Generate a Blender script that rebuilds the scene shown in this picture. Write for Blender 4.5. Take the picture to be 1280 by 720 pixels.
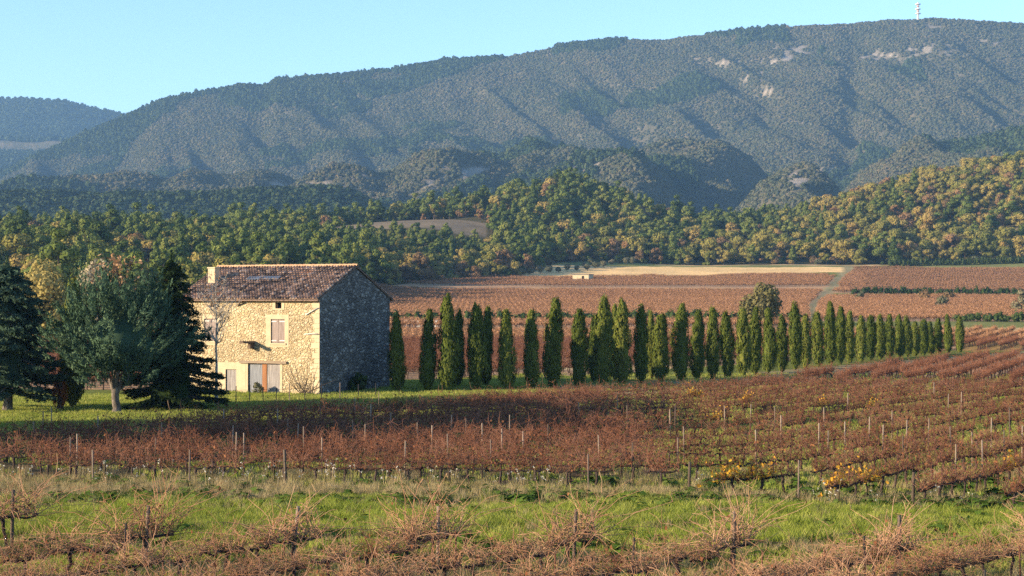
import bpy, math, random
import numpy as np
from mathutils import Vector, Matrix

# ------------------------------------------------------------------ clear
for o in list(bpy.data.objects):
    bpy.data.objects.remove(o)
SC = bpy.context.scene
COL = SC.collection
RNG = np.random.default_rng(11)
random.seed(11)
PI = math.pi

# ------------------------------------------------------------------ camera, sky, sun, exposure
CAM_H = 6.7
FPX = 2000.0          # focal length in pixels of the 1280 px wide photograph
HORIZON = 373.0
cam = bpy.data.cameras.new('camera')
cam.sensor_width = 36.0
cam.lens = 36.0 * FPX / 1280.0
cam.clip_start = 0.5
cam.clip_end = 20000.0
cam_o = bpy.data.objects.new('camera', cam)
COL.objects.link(cam_o)
cam_o.location = (0, 0, CAM_H)
cam_o.rotation_euler = (math.radians(90) + math.atan((HORIZON - 360) / FPX), 0, 0)
SC.camera = cam_o

SUN_EL = math.radians(15.5)
SUN_AZ_X, SUN_AZ_Y = -0.93, -0.37      # horizontal direction towards the sun: from the left, a little behind us
n_ = math.hypot(SUN_AZ_X, SUN_AZ_Y)
TO_SUN = Vector((SUN_AZ_X / n_ * math.cos(SUN_EL), SUN_AZ_Y / n_ * math.cos(SUN_EL), math.sin(SUN_EL)))

world = bpy.data.worlds.new('World')
SC.world = world
world.use_nodes = True
wn = world.node_tree
bg = wn.nodes['Background']
sky = wn.nodes.new('ShaderNodeTexSky')
sky.sky_type = 'NISHITA'
sky.sun_disc = False
sky.sun_elevation = SUN_EL
sky.sun_rotation = math.atan2(SUN_AZ_X, SUN_AZ_Y)
sky.altitude = 300
sky.air_density = 1.0
sky.dust_density = 0.3
sky.ozone_density = 3.4
wn.links.new(sky.outputs[0], bg.inputs['Color'])
bg.inputs['Strength'].default_value = 0.122

sun = bpy.data.lights.new('sun', 'SUN')
sun.energy = 5.0
sun.angle = math.radians(0.55)
sun.color = (1.0, 0.79, 0.53)
sun_o = bpy.data.objects.new('sun', sun)
COL.objects.link(sun_o)
sun_o.rotation_euler = TO_SUN.to_track_quat('Z', 'Y').to_euler()

SC.view_settings.view_transform = 'Standard'
SC.view_settings.look = 'None'
SC.view_settings.gamma = 1.0
SC.view_settings.use_curve_mapping = False
SC.view_settings.exposure = 1.45
SC.render.engine = 'CYCLES'
SC.cycles.use_denoising = False
SC.cycles.max_bounces = 5
SC.cycles.diffuse_bounces = 2
SC.cycles.glossy_bounces = 1
SC.cycles.transmission_bounces = 2
SC.cycles.volume_bounces = 0
SC.cycles.caustics_reflective = False
SC.cycles.caustics_refractive = False

# ------------------------------------------------------------------ helpers: ids
def tag(o, label=None, cat=None, group=None, kind=None):
    if label: o['label'] = label
    if cat: o['category'] = cat
    if group: o['group'] = group
    if kind: o['kind'] = kind
    return o

def empty(name, loc=(0, 0, 0), rz=0.0, scale=1.0):
    o = bpy.data.objects.new(name, None)
    COL.objects.link(o)
    o.empty_display_size = 0.3
    o.location = loc
    o.rotation_euler = (0, 0, rz)
    o.scale = (scale,) * 3 if not isinstance(scale, tuple) else scale
    return o

def link_mesh(name, me, parent=None, loc=None):
    o = bpy.data.objects.new(name, me)
    COL.objects.link(o)
    if parent is not None: o.parent = parent
    if loc is not None: o.location = loc
    return o

def copy_tree(o, parent=None):
    c = o.copy()
    COL.objects.link(c)
    c.parent = parent
    for ch in list(o.children):
        copy_tree(ch, c)
    return c

# ------------------------------------------------------------------ helpers: numpy meshes
class Acc:
    """collects vertices and quads / triangles into one mesh"""
    def __init__(s):
        s.v, s.q, s.t, s.n = [], [], [], 0
        s.qm, s.tm = [], []
        s.flat = False
    def add(s, v, quads=None, tris=None, mat=0):
        v = np.asarray(v, float).reshape(-1, 3)
        if quads is not None and len(quads):
            q = np.asarray(quads, int).reshape(-1, 4) + s.n
            s.q.append(q); s.qm.append(np.full(len(q), mat))
        if tris is not None and len(tris):
            t = np.asarray(tris, int).reshape(-1, 3) + s.n
            s.t.append(t); s.tm.append(np.full(len(t), mat))
        s.v.append(v); s.n += len(v)
    def box(s, x0, x1, y0, y1, z0, z1, mat=0, M=None):
        s.flat = True
        v = np.array([(x, y, z) for z in (z0, z1) for y in (y0, y1) for x in (x0, x1)], float)
        if M is not None: v = v @ np.array(M.to_3x3()).T + np.array(M.translation)
        s.add(v, [(0, 2, 3, 1), (4, 5, 7, 6), (0, 1, 5, 4), (2, 6, 7, 3), (0, 4, 6, 2), (1, 3, 7, 5)], mat=mat)
    def mesh(s, name, mats, smooth=False, attrs=None):
        me = bpy.data.meshes.new(name)
        V = np.concatenate(s.v) if s.v else np.zeros((0, 3))
        Q = np.concatenate(s.q) if s.q else np.zeros((0, 4), int)
        T = np.concatenate(s.t) if s.t else np.zeros((0, 3), int)
        nq, nt = len(Q), len(T)
        me.vertices.add(len(V))
        me.vertices.foreach_set('co', V.astype(np.float32).ravel())
        me.loops.add(nq * 4 + nt * 3)
        me.loops.foreach_set('vertex_index', np.concatenate([Q.ravel(), T.ravel()]).astype(np.int32))
        me.polygons.add(nq + nt)
        ls = np.concatenate([np.arange(nq) * 4, nq * 4 + np.arange(nt) * 3]).astype(np.int32)
        me.polygons.foreach_set('loop_start', ls)
        mi = np.concatenate((s.qm + s.tm) or [np.zeros(0)]).astype(np.int32)
        for m in (mats if isinstance(mats, (list, tuple)) else [mats]):
            me.materials.append(m)
        me.polygons.foreach_set('material_index', mi)
        me.polygons.foreach_set('use_smooth', np.full(nq + nt, bool(smooth or not s.flat)))
        me.update(calc_edges=True)
        for k, (typ, arr) in (attrs or {}).items():
            a = me.attributes.new(k, typ, 'POINT')
            if typ == 'FLOAT_COLOR':
                a.data.foreach_set('color', np.asarray(arr, np.float32).ravel())
            elif typ == 'FLOAT_VECTOR':
                a.data.foreach_set('vector', np.asarray(arr, np.float32).ravel())
            else:
                a.data.foreach_set('value', np.asarray(arr).ravel())
        me.validate()
        return me

def unit(a):
    return a / np.maximum(np.linalg.norm(a, axis=-1, keepdims=True), 1e-9)

def rand_dir(n, rng=None):
    return unit((rng or RNG).normal(size=(n, 3)))

def leaves(acc, c, nrm, w, h, up=None, mat=0, bend=0.0, tip=1.0):
    """one quad per centre c, facing nrm; h runs along 'up' where given; tip<1 narrows the upper edge"""
    n = len(c)
    nrm = unit(nrm)
    if up is None: up = rand_dir(n)
    up = up - nrm * (up * nrm).sum(1, keepdims=True)
    up = unit(up)
    sd = np.cross(up, nrm)
    w = np.broadcast_to(w, (n,))[:, None] * 0.5
    h = np.broadcast_to(h, (n,))[:, None] * 0.5
    v = np.stack([c - sd * w - up * h, c + sd * w - up * h, c + sd * w * tip + up * h, c - sd * w * tip + up * h], 1)
    if bend: v[:, 2:] += nrm[:, None] * (h[:, None] * bend)
    acc.add(v.reshape(-1, 3), np.arange(n * 4).reshape(n, 4), mat=mat)

def tubes(acc, P, R, sides=3, mat=0, cap=False):
    """P (C,K,3) polylines, R (C,K) radii -> tubes"""
    P = np.asarray(P, float); R = np.broadcast_to(np.asarray(R, float), P.shape[:2])
    C, K = P.shape[:2]
    T = unit(np.gradient(P, axis=1))
    ref = np.where(np.abs(T[..., 2:3]) > 0.8, np.array([1.0, 0, 0]), np.array([0, 0, 1.0]))
    # one reference per curve keeps the tube from twisting
    ref = np.broadcast_to(ref[:, K // 2:K // 2 + 1], T.shape)
    A = unit(np.cross(T, ref)); B = np.cross(T, A)
    ang = np.arange(sides) * 2 * PI / sides
    ring = A[:, :, None] * np.cos(ang)[None, None, :, None] + B[:, :, None] * np.sin(ang)[None, None, :, None]
    V = P[:, :, None] + ring * R[:, :, None, None]
    idx = np.arange(C * K * sides).reshape(C, K, sides)
    a = idx[:, :-1]; b = idx[:, 1:]
    q = np.stack([a, np.roll(a, -1, 2), np.roll(b, -1, 2), b], -1)
    acc.add(V.reshape(-1, 3), q.reshape(-1, 4), mat=mat)
    if cap and sides == 4:
        acc_n = acc.n - C * K * sides
        e = idx[:, -1]
        acc.q.append(e.reshape(-1, 4) + acc_n); acc.qm.append(np.full(C, mat))
    elif cap:
        e = idx[:, -1]
        acc_n = acc.n - C * K * sides
        for k in range(1, sides - 1):
            acc.t.append(np.stack([e[:, 0], e[:, k], e[:, k + 1]], -1) + acc_n); acc.tm.append(np.full(C, mat))

def blob(acc, c, r, mat=0, nu=10, nv=6, jit=0.12):
    """closed lumpy ellipsoid"""
    r = np.broadcast_to(np.asarray(r, float), (3,))
    th = np.linspace(0, PI, nv + 1)[1:-1]
    ph = np.arange(nu) * 2 * PI / nu
    V = [(0, 0, 1)] + [(math.sin(t) * math.cos(p), math.sin(t) * math.sin(p), math.cos(t)) for t in th for p in ph] + [(0, 0, -1)]
    V = np.array(V) * (1 + RNG.uniform(-jit, jit, (len(V), 1)))
    V = V * r + np.asarray(c)
    q, t = [], []
    for i in range(nv - 2):
        for j in range(nu):
            a = 1 + i * nu + j; b = 1 + i * nu + (j + 1) % nu
            q.append((a, a + nu, b + nu, b))
    last = len(V) - 1
    for j in range(nu):
        t.append((0, 1 + j, 1 + (j + 1) % nu))
        o = 1 + (nv - 2) * nu
        t.append((last, o + (j + 1) % nu, o + j))
    acc.add(V, q, t, mat=mat)

# value noise
_perm = np.random.default_rng(5).random((256, 256))
def vnoise(x, y):
    xi = np.floor(x).astype(int); yi = np.floor(y).astype(int)
    fx = x - xi; fy = y - yi
    fx = fx * fx * fx * (fx * (fx * 6 - 15) + 10); fy = fy * fy * fy * (fy * (fy * 6 - 15) + 10)
    g = lambda a, b: _perm[a % 256, b % 256]
    return (g(xi, yi) * (1 - fx) + g(xi + 1, yi) * fx) * (1 - fy) + (g(xi, yi + 1) * (1 - fx) + g(xi + 1, yi + 1) * fx) * fy
def fbm(x, y, o=4, lac=2.03, gain=0.5):
    s = 0; a = 1; t = 0
    for k in range(o):
        s = s + a * (vnoise(x + 17.3 * k, y - 9.1 * k) * 2 - 1); t += a
        x = x * lac; y = y * lac; a *= gain
    return s / t
def sstep(a, b, x):
    t = np.clip((x - a) / (b - a), 0, 1)
    return t * t * (3 - 2 * t)

# ------------------------------------------------------------------ helpers: materials
def lin(r, g, b):
    f = lambda c: c / 12.92 if c <= 0.04045 else ((c + 0.055) / 1.055) ** 2.4
    return (f(r / 255), f(g / 255), f(b / 255), 1)

def new_mat(name):
    m = bpy.data.materials.new(name)
    m.use_nodes = True
    nt = m.node_tree
    nt.nodes.clear()
    out = nt.nodes.new('ShaderNodeOutputMaterial')
    return m, nt, out

def N(nt, typ, **kw):
    n = nt.nodes.new(typ)
    for k, v in kw.items():
        if k.startswith('i_'):
            n.inputs[k[2:].replace('_', ' ')].default_value = v
        else:
            setattr(n, k, v)
    return n

def ramp(nt, stops, interp='LINEAR'):
    r = nt.nodes.new('ShaderNodeValToRGB')
    e = r.color_ramp.elements
    r.color_ramp.interpolation = interp
    while len(e) < len(stops): e.new(0.5)
    for k, (p, c) in enumerate(stops):
        e[k].position = p; e[k].color = tuple(c) if len(c) == 4 else tuple(c) + (1,)
    return r

def foliage_mat(name, stops, transl=0.25, nscale=0.35, rnd=0.5, world=False):
    """leaves: colour from a ramp driven by per-object random, a soft noise in the crown and per-leaf island random"""
    m, nt, out = new_mat(name)
    oi = N(nt, 'ShaderNodeObjectInfo')
    geo = N(nt, 'ShaderNodeNewGeometry')
    tc = N(nt, 'ShaderNodeTexCoord')
    no = N(nt, 'ShaderNodeTexNoise'); no.inputs['Scale'].default_value = nscale; no.inputs['Detail'].default_value = 2
    nt.links.new(geo.outputs['Position'] if world else tc.outputs['Object'], no.inputs['Vector'])
    a = N(nt, 'ShaderNodeMath', operation='MULTIPLY'); a.inputs[1].default_value = rnd
    nt.links.new(oi.outputs['Random'], a.inputs[0])
    b = N(nt, 'ShaderNodeMath', operation='MULTIPLY_ADD'); b.inputs[1].default_value = 1.0 - rnd
    nt.links.new(no.outputs['Fac'], b.inputs[0]); nt.links.new(a.outputs[0], b.inputs[2])
    c = N(nt, 'ShaderNodeMath', operation='MULTIPLY_ADD'); c.inputs[1].default_value = 0.3
    nt.links.new(geo.outputs['Random Per Island'], c.inputs[0]); nt.links.new(b.outputs[0], c.inputs[2])
    d = N(nt, 'ShaderNodeMath', operation='SUBTRACT'); d.inputs[1].default_value = 0.15
    nt.links.new(c.outputs[0], d.inputs[0])
    r = ramp(nt, stops)
    nt.links.new(d.outputs[0], r.inputs[0])
    df = N(nt, 'ShaderNodeBsdfDiffuse')
    nt.links.new(r.outputs[0], df.inputs['Color'])
    if transl > 0:
        tr = N(nt, 'ShaderNodeBsdfTranslucent')
        nt.links.new(r.outputs[0], tr.inputs['Color'])
        mx = N(nt, 'ShaderNodeMixShader'); mx.inputs[0].default_value = transl
        nt.links.new(df.outputs[0], mx.inputs[1]); nt.links.new(tr.outputs[0], mx.inputs[2])
        nt.links.new(mx.outputs[0], out.inputs['Surface'])
    else:
        nt.links.new(df.outputs[0], out.inputs['Surface'])
    return m

def rough_mat(name, stops, scale=4.0, stretch=(1, 1, 1), rough=0.85, bump=0.3, rnd=0.25, coord='Object', bdist=0.02):
    m, nt, out = new_mat(name)
    tc = N(nt, 'ShaderNodeTexCoord')
    mp = N(nt, 'ShaderNodeMapping'); mp.inputs['Scale'].default_value = stretch
    nt.links.new(tc.outputs[coord], mp.inputs['Vector'])
    no = N(nt, 'ShaderNodeTexNoise'); no.inputs['Scale'].default_value = scale; no.inputs['Detail'].default_value = 5
    no.inputs['Roughness'].default_value = 0.65
    nt.links.new(mp.outputs[0], no.inputs['Vector'])
    oi = N(nt, 'ShaderNodeObjectInfo')
    ad = N(nt, 'ShaderNodeMath', operation='MULTIPLY_ADD'); ad.inputs[1].default_value = rnd
    nt.links.new(oi.outputs['Random'], ad.inputs[0]); nt.links.new(no.outputs['Fac'], ad.inputs[2])
    sb = N(nt, 'ShaderNodeMath', operation='SUBTRACT'); sb.inputs[1].default_value = rnd / 2
    nt.links.new(ad.outputs[0], sb.inputs[0])
    r = ramp(nt, stops)
    nt.links.new(sb.outputs[0], r.inputs[0])
    p = N(nt, 'ShaderNodeBsdfPrincipled'); p.inputs['Roughness'].default_value = rough
    p.inputs['Specular IOR Level'].default_value = 0.2
    nt.links.new(r.outputs[0], p.inputs['Base Color'])
    if bump:
        bm = N(nt, 'ShaderNodeBump'); bm.inputs['Strength'].default_value = bump; bm.inputs['Distance'].default_value = bdist
        nt.links.new(no.outputs['Fac'], bm.inputs['Height'])
        nt.links.new(bm.outputs[0], p.inputs['Normal'])
    nt.links.new(p.outputs[0], out.inputs['Surface'])
    return m

M = {}
M['cypress'] = foliage_mat('cypress_leaves', [(0.2, (.026, .042, .010)), (0.55, (.080, .102, .021)), (0.9, (.180, .176, .042))], 0.04, 1.6, 0.25)
M['blue_conifer'] = foliage_mat('blue_conifer_leaves', [(0.2, (.029, .060, .036)), (0.6, (.078, .130, .078)), (0.95, (.175, .23, .128))], 0.2, 0.8, 0.0)
M['cedar'] = foliage_mat('cedar_needles', [(0.2, (.026, .052, .036)), (0.6, (.066, .108, .072)), (0.95, (.14, .18, .11))], 0.15, 0.8, 0.0)
M['spruce'] = foliage_mat('spruce_needles', [(0.2, (.012, .022, .010)), (0.6, (.022, .038, .014)), (0.95, (.05, .065, .018))], 0.12, 0.8, 0.0)
M['pine'] = foliage_mat('pine_needles', [(0.15, (.050, .076, .020)), (0.5, (.112, .147, .036)), (0.9, (.205, .212, .056))], 0.22, 0.25, 0.55)
M['oak'] = foliage_mat('autumn_oak_leaves', [(0.1, (.115, .135, .034)), (0.35, (.20, .19, .048)), (0.6, (.275, .23, .064)), (0.85, (.30, .215, .075)), (1.0, (.31, .175, .065))], 0.25, 0.25, 0.7)
M['russet'] = foliage_mat('russet_leaves', [(0.1, (.13, .095, .045)), (0.5, (.21, .135, .070)), (0.95, (.29, .16, .07))], 0.2, 0.3, 0.6)
M['willow'] = foliage_mat('willow_leaves', [(0.1, (.22, .19, .07)), (0.5, (.38, .31, .11)), (0.95, (.50, .42, .20))], 0.3, 0.4, 0.4)
M['olive'] = foliage_mat('olive_leaves', [(0.1, (.075, .085, .045)), (0.5, (.13, .13, .075)), (0.95, (.21, .18, .11))], 0.2, 0.4, 0.6)
M['scrub'] = foliage_mat('mountain_scrub', [(0.1, (.040, .054, .030)), (0.45, (.080, .088, .048)), (0.8, (.125, .110, .066)), (1.0, (.17, .12, .075))], 0.1, 0.009, 0.42, True)
M['scrub_pine'] = foliage_mat('mountain_pines', [(0.1, (.018, .034, .016)), (0.6, (.045, .066, .026)), (1.0, (.080, .092, .036))], 0.1, 0.012, 0.5, True)
M['hedge'] = foliage_mat('hedge_leaves', [(0.1, (.018, .035, .014)), (0.5, (.040, .065, .022)), (0.95, (.085, .10, .035))], 0.2, 0.5, 0.4)
M['dry_leaf'] = foliage_mat('dry_leaves', [(0.1, (.20, .11, .05)), (0.5, (.33, .20, .11)), (0.95, (.50, .36, .24))], 0.25, 2.0, 0.2)
M['lone'] = foliage_mat('olive_brown_leaves', [(0.1, (.075, .08, .028)), (0.5, (.135, .125, .05)), (0.95, (.20, .165, .075))], 0.2, 0.4, 0.2)
M['pale_leaf'] = foliage_mat('pale_straw_leaves', [(0.1, (.20, .175, .11)), (0.5, (.34, .29, .19)), (0.95, (.50, .44, .32))], 0.3, 0.5, 0.2)
M['meadow'] = foliage_mat('meadow_grass_blades', [(0.1, (.13, .18, .03)), (0.45, (.25, .295, .055)), (0.75, (.36, .36, .10)), (1.0, (.44, .40, .18))], 0.4, 0.12, 0.6)
M['yellow_leaf'] = foliage_mat('yellow_vine_leaves', [(0.1, (.30, .14, .02)), (0.5, (.47, .26, .03)), (0.95, (.56, .38, .08))], 0.3, 3.0, 0.2)
M['brown_leaf'] = foliage_mat('brown_vine_leaves', [(0.1, (.09, .036, .02)), (0.5, (.16, .065, .034)), (0.95, (.25, .12, .055))], 0.2, 3.0, 0.3)
M['rust_leaf'] = foliage_mat('rust_foliage', [(0.1, (.14, .045, .015)), (0.5, (.24, .085, .025)), (0.95, (.32, .14, .04))], 0.2, 1.0, 0.2)
M['cane'] = foliage_mat('vine_canes', [(0.1, (.085, .034, .023)), (0.45, (.175, .080, .051)), (0.8, (.285, .148, .098)), (1.0, (.46, .28, .18))], 0.0, 1.0, 0.3)
M['pale_cane'] = foliage_mat('pale_vine_canes', [(0.1, (.15, .072, .042)), (0.45, (.32, .175, .105)), (0.8, (.47, .29, .185)), (1.0, (.56, .41, .29))], 0.0, 1.0, 0.3)
M['vine_far'] = foliage_mat('distant_vines', [(0.1, (.23, .125, .070)), (0.5, (.345, .188, .105)), (0.85, (.42, .245, .135)), (1.0, (.48, .32, .15))], 0.1, 0.4, 0.25)
M['grass'] = foliage_mat('grass_blades', [(0.1, (.095, .135, .018)), (0.45, (.21, .26, .040)), (0.75, (.34, .35, .08)), (1.0, (.46, .41, .16))], 0.35, 0.12, 0.6)
M['short_grass'] = foliage_mat('mown_grass_blades', [(0.1, (.11, .145, .026)), (0.45, (.215, .245, .052)), (0.75, (.32, .30, .09)), (1.0, (.42, .37, .17))], 0.35, 0.12, 0.6)
M['dry_grass'] = foliage_mat('dry_grass_blades', [(0.1, (.16, .135, .055)), (0.5, (.31, .25, .13)), (0.9, (.48, .38, .22))], 0.3, 0.2, 0.5)
M['weed'] = foliage_mat('weed_leaves', [(0.1, (.030, .060, .010)), (0.5, (.075, .13, .022)), (0.9, (.16, .20, .045))], 0.3, 0.3, 0.5)
M['tuft'] = foliage_mat('white_seed_heads', [(0.1, (.45, .42, .36)), (0.9, (.70, .67, .60))], 0.3, 0.3, 0.5)
M['bark'] = rough_mat('bark', [(0.3, (.030, .022, .016)), (0.6, (.075, .055, .040)), (0.8, (.14, .11, .085))], 3, (1, 1, .35), bump=.6)
M['pale_bark'] = rough_mat('pale_bark', [(0.3, (.045, .038, .03)), (0.5, (.12, .10, .085)), (0.7, (.30, .265, .225))], 5, (1, 1, .5), bump=.6)
M['birch_bark'] = rough_mat('pale_grey_bark', [(0.3, (.20, .18, .15)), (0.7, (.46, .42, .36))], 4, bump=.2)
M['vine_wood'] = rough_mat('old_vine_wood', [(0.3, (.018, .012, .010)), (0.6, (.045, .030, .025)), (0.8, (.085, .060, .050))], 14, (1, 1, 1), bump=.6)
M['stake_wood'] = rough_mat('weathered_stake_wood', [(0.3, (.075, .055, .042)), (0.55, (.145, .11, .085)), (0.8, (.24, .19, .15))], 6, (4, 4, .5), bump=.3, rnd=.45)
M['rust'] = rough_mat('rusty_iron', [(0.3, (.055, .022, .014)), (0.6, (.12, .050, .028)), (0.8, (.20, .095, .05))], 12, bump=.3)
M['dark_iron'] = rough_mat('dark_iron', [(0.3, (.014, .013, .013)), (0.7, (.032, .029, .028))], 12, bump=.2)

# ------------------------------------------------------------------ scatter (stuff): one object whose geometry nodes set copies on its points
SRC = {}
def source_collection(key, meshes):
    c = bpy.data.collections.new(key + '_sources')      # not linked to the scene
    for k, me in enumerate(meshes):
        o = bpy.data.objects.new('%s_source_%02d' % (key, k), me)
        c.objects.link(o)
    SRC[key] = (c, len(meshes))
    return c

def scatter(name, key, pts, scale, rot, label=None, mats=None, idx=None, cat=None, group=None):
    coll, n = SRC[key]
    k = len(pts)
    rng = np.random.default_rng(len(pts) + len(name))
    me = bpy.data.meshes.new(name)
    me.vertices.add(k)
    me.vertices.foreach_set('co', np.asarray(pts, np.float32).ravel())
    a = me.attributes.new('scl', 'FLOAT_VECTOR', 'POINT')
    s = np.asarray(scale, np.float32)
    if s.ndim == 1: s = np.stack([s, s, s], 1)
    a.data.foreach_set('vector', s.ravel())
    a = me.attributes.new('rot', 'FLOAT_VECTOR', 'POINT')
    r = np.asarray(rot, np.float32)
    if r.ndim == 1: r = np.stack([np.zeros(k), np.zeros(k), r], 1)
    a.data.foreach_set('vector', r.astype(np.float32).ravel())
    a = me.attributes.new('idx', 'INT', 'POINT')
    ii = rng.integers(0, n, k) if idx is None else np.asarray(idx)
    a.data.foreach_set('value', ii.astype(np.int32))
    o = link_mesh(name, me)
    g = bpy.data.node_groups.new(name + '_nodes', 'GeometryNodeTree')
    g.interface.new_socket('Geometry', in_out='INPUT', socket_type='NodeSocketGeometry')
    g.interface.new_socket('Geometry', in_out='OUTPUT', socket_type='NodeSocketGeometry')
    gi = g.nodes.new('NodeGroupInput'); go = g.nodes.new('NodeGroupOutput')
    ci = g.nodes.new('GeometryNodeCollectionInfo')
    ci.inputs['Collection'].default_value = coll
    ci.inputs['Separate Children'].default_value = True
    ci.inputs['Reset Children'].default_value = True
    ip = g.nodes.new('GeometryNodeInstanceOnPoints')
    ip.inputs['Pick Instance'].default_value = True
    def na(nm, typ):
        q = g.nodes.new('GeometryNodeInputNamedAttribute'); q.data_type = typ
        q.inputs['Name'].default_value = nm
        return q.outputs['Attribute']
    L = g.links.new
    L(gi.outputs[0], ip.inputs['Points']); L(ci.outputs[0], ip.inputs['Instance'])
    L(na('idx', 'INT'), ip.inputs['Instance Index'])
    e2r = g.nodes.new('FunctionNodeEulerToRotation')
    L(na('rot', 'FLOAT_VECTOR'), e2r.inputs[0]); L(e2r.outputs[0], ip.inputs['Rotation'])
    L(na('scl', 'FLOAT_VECTOR'), ip.inputs['Scale'])
    L(ip.outputs[0], go.inputs[0])
    md = o.modifiers.new('scatter', 'NODES'); md.node_group = g
    tag(o, label, cat, group, 'stuff')
    return o

# ------------------------------------------------------------------ the land: height of the ground
# columns are bearings (written as pixel columns of the photograph), rows are distances
PXC = np.array([-700, -300, 0, 200, 400, 480, 560, 640, 700, 780, 860, 950, 1050, 1150, 1280, 1500, 2000], float)
DST = np.array([-100, 100, 140, 200, 260, 320, 400, 480, 560, 640, 700, 760, 820, 880, 950, 1020, 1120, 1300, 1600], float)
ZT = np.array([
 # -700 -300    0  200  400  480  560  640  700  780  860  950 1050 1150 1280 1500 2000
 [   0,   0,   0,   0,   0,   0,   0,   0,   0,   0,   0,   0,   0,   0,   0,   0,   0],
 [   0,   0,   0,   0,   0,   0,   0,   0,   0,   0,   0,   0,   0,   0,   0,   0,   0],
 [   0,   0,   0,   0,   0,   0,   0,   0,   0,   0,   0,   0,   0,   0,   0,   0,   0],
 [ .3,  .3,  .3,  .3,  .3,  .3,  .3,  .3,  .3,  .3,  .3,  .3,  .3,  .3,  .3,  .3,  .3],
 [   1,   1,   1,   1,   1,   1,   1,   1,   1,   1,   1,   1,   1,   1,   1,   1,   1],
 [   2,   2,   2,   2,   2,   2,   2,   2,   2,   2,   2,   2,   2,   2,   2,   2,   2],
 [   6,   6,   6,   6,   5,   4, 3.7, 3.7, 3.7, 3.7, 3.7, 3.7, 3.7, 3.7, 3.7, 3.7, 3.7],
 [  14,  14,  14,  13,   9,   7, 6.2, 6.2, 6.2, 6.2, 6.2, 6.2, 6.2, 6.2, 6.2, 6.2, 6.2],
 [  22,  22,  22,  19,  13,  11,  10,  10,  10,  10,  10,  10,  10,  10,  10,  10,  10],
 [  26,  26,  26,  24,  20,  17,  15,14.7,14.7,14.7,14.7,14.7,14.7,14.7,14.7,14.7,  15],
 [  30,  30,  29,  28,  27,  25,  22,  20,  19,  19,  19,  19,  19,  19,  19,  20,  22],
 [  33,  33,  32,  32,  35,  37,  34,  29,  26,  24,  23,  23,  23,  23,  24,  26,  32],
 [  32,  32,  31,  33,  43,  46,  45.5,  42,  38,  34,  31,  31,  33,  37,  40,  46,  52],
 [  29,  29,  28,  30,  42,  48.5,  51,  54,  54,  48,  41,  40,  46,  53,  58,  66,  72],
 [  28,  28,  26,  28,  36,  45,  53,  61,  70,  60,  47,  46,  58,  70,  77,  85,  92],
 [  20,  20,  20,  20,  28,  36,  45,  57,  69,  60,  47,  50,  64,  80,  91, 100, 110],
 [  16,  16,  16,  16,  20,  24,  30,  36,  42,  38,  36,  42,  58,  78,  94, 108, 116],
 [  16,  16,  16,  16,  18,  18,  20,  22,  24,  22,  22,  26,  36,  50,  64,  76,  84],
 [  30,  30,  30,  30,  30,  30,  30,  30,  30,  30,  30,  30,  30,  30,  30,  30,  30],
], float)
# resample on a fine grid and smooth it
_gu = np.linspace(PXC[0], PXC[-1], 271)
_gd = np.linspace(-100, 1600, 341)
_tmp = np.array([np.interp(_gu, PXC, r) for r in ZT])
_Z = np.array([np.interp(_gd, DST, _tmp[:, j]) for j in range(len(_gu))]).T
def _blur(a, n, ax):
    k = np.hanning(2 * n + 3)[1:-1]; k /= k.sum()
    p = np.pad(a, [(n, n) if i == ax else (0, 0) for i in range(2)], mode='edge')
    return np.apply_along_axis(lambda v: np.convolve(v, k, 'valid'), ax, p)
_Z = _blur(_blur(_Z, 4, 1), 5, 0)

def ground_z(X, D):
    X = np.asarray(X, float); D = np.asarray(D, float)
    px = 640 + 2000 * X / np.maximum(D, 90)
    a = np.clip((px - _gu[0]) / (_gu[1] - _gu[0]), 0, len(_gu) - 1.001)
    b = np.clip((D - _gd[0]) / (_gd[1] - _gd[0]), 0, len(_gd) - 1.001)
    i = a.astype(int); j = b.astype(int); fa = a - i; fb = b - j
    z = (_Z[j, i] * (1 - fa) + _Z[j, i + 1] * fa) * (1 - fb) + (_Z[j + 1, i] * (1 - fa) + _Z[j + 1, i + 1] * fa) * fb
    near = sstep(135, 300, D)
    z = z + fbm(X / 40, D / 40, 3) * (0.05 + 1.6 * sstep(600, 900, D) + 0.25 * near)
    z = z + fbm(X / 3.1, D / 3.1, 2) * 0.05 * (1 - near)
    return z

def at(px, D, y=None):
    """world point on the ground at bearing px and distance D"""
    X = (px - 640) * D / FPX
    return float(X), float(D), float(ground_z(X, D))

_prof_D = np.linspace(30, 1300, 2541)
def dist_for(px, py):
    """distance at which the ground shows at photograph pixel (px,py)"""
    z = ground_z((px - 640) * _prof_D / FPX, _prof_D)
    yy = HORIZON - (z - CAM_H) * FPX / _prof_D
    k = np.argmax(yy <= py)
    return float(_prof_D[k])

# ------------------------------------------------------------------ what grows where
def row_base(X):
    """distance of vine row 0 of the main vineyard at X: level on the left, swinging away from us on the right"""
    X = np.asarray(X, float)
    s = np.linspace(-60, 90, 1501)
    sl = -0.13 + 1.5 * sstep(5.0, 12.0, s)
    cum = np.concatenate([[0], np.cumsum((sl[1:] + sl[:-1]) / 2 * np.diff(s))])
    cum += 53.9 - np.interp(8.2, s, cum)
    return np.interp(X, s, cum)
ROW_S = 4.3
def front_edge(X):
    X = np.asarray(X, float)
    return np.where(X < 6, 53.9 - 0.13 * (X - 8.2), np.interp(X, [6, 9, 12.7, 20, 60], [54.18, 51.4, 50.2, 48.8, 46])) - 0.3
def back_edge(X):
    return np.interp(X, [-60, -30, -22, -17, -13.9, -6.7, 0, 11.5, 20, 35, 80], [68, 70, 72, 79, 85, 90, 99, 113, 121, 117, 116])

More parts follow.
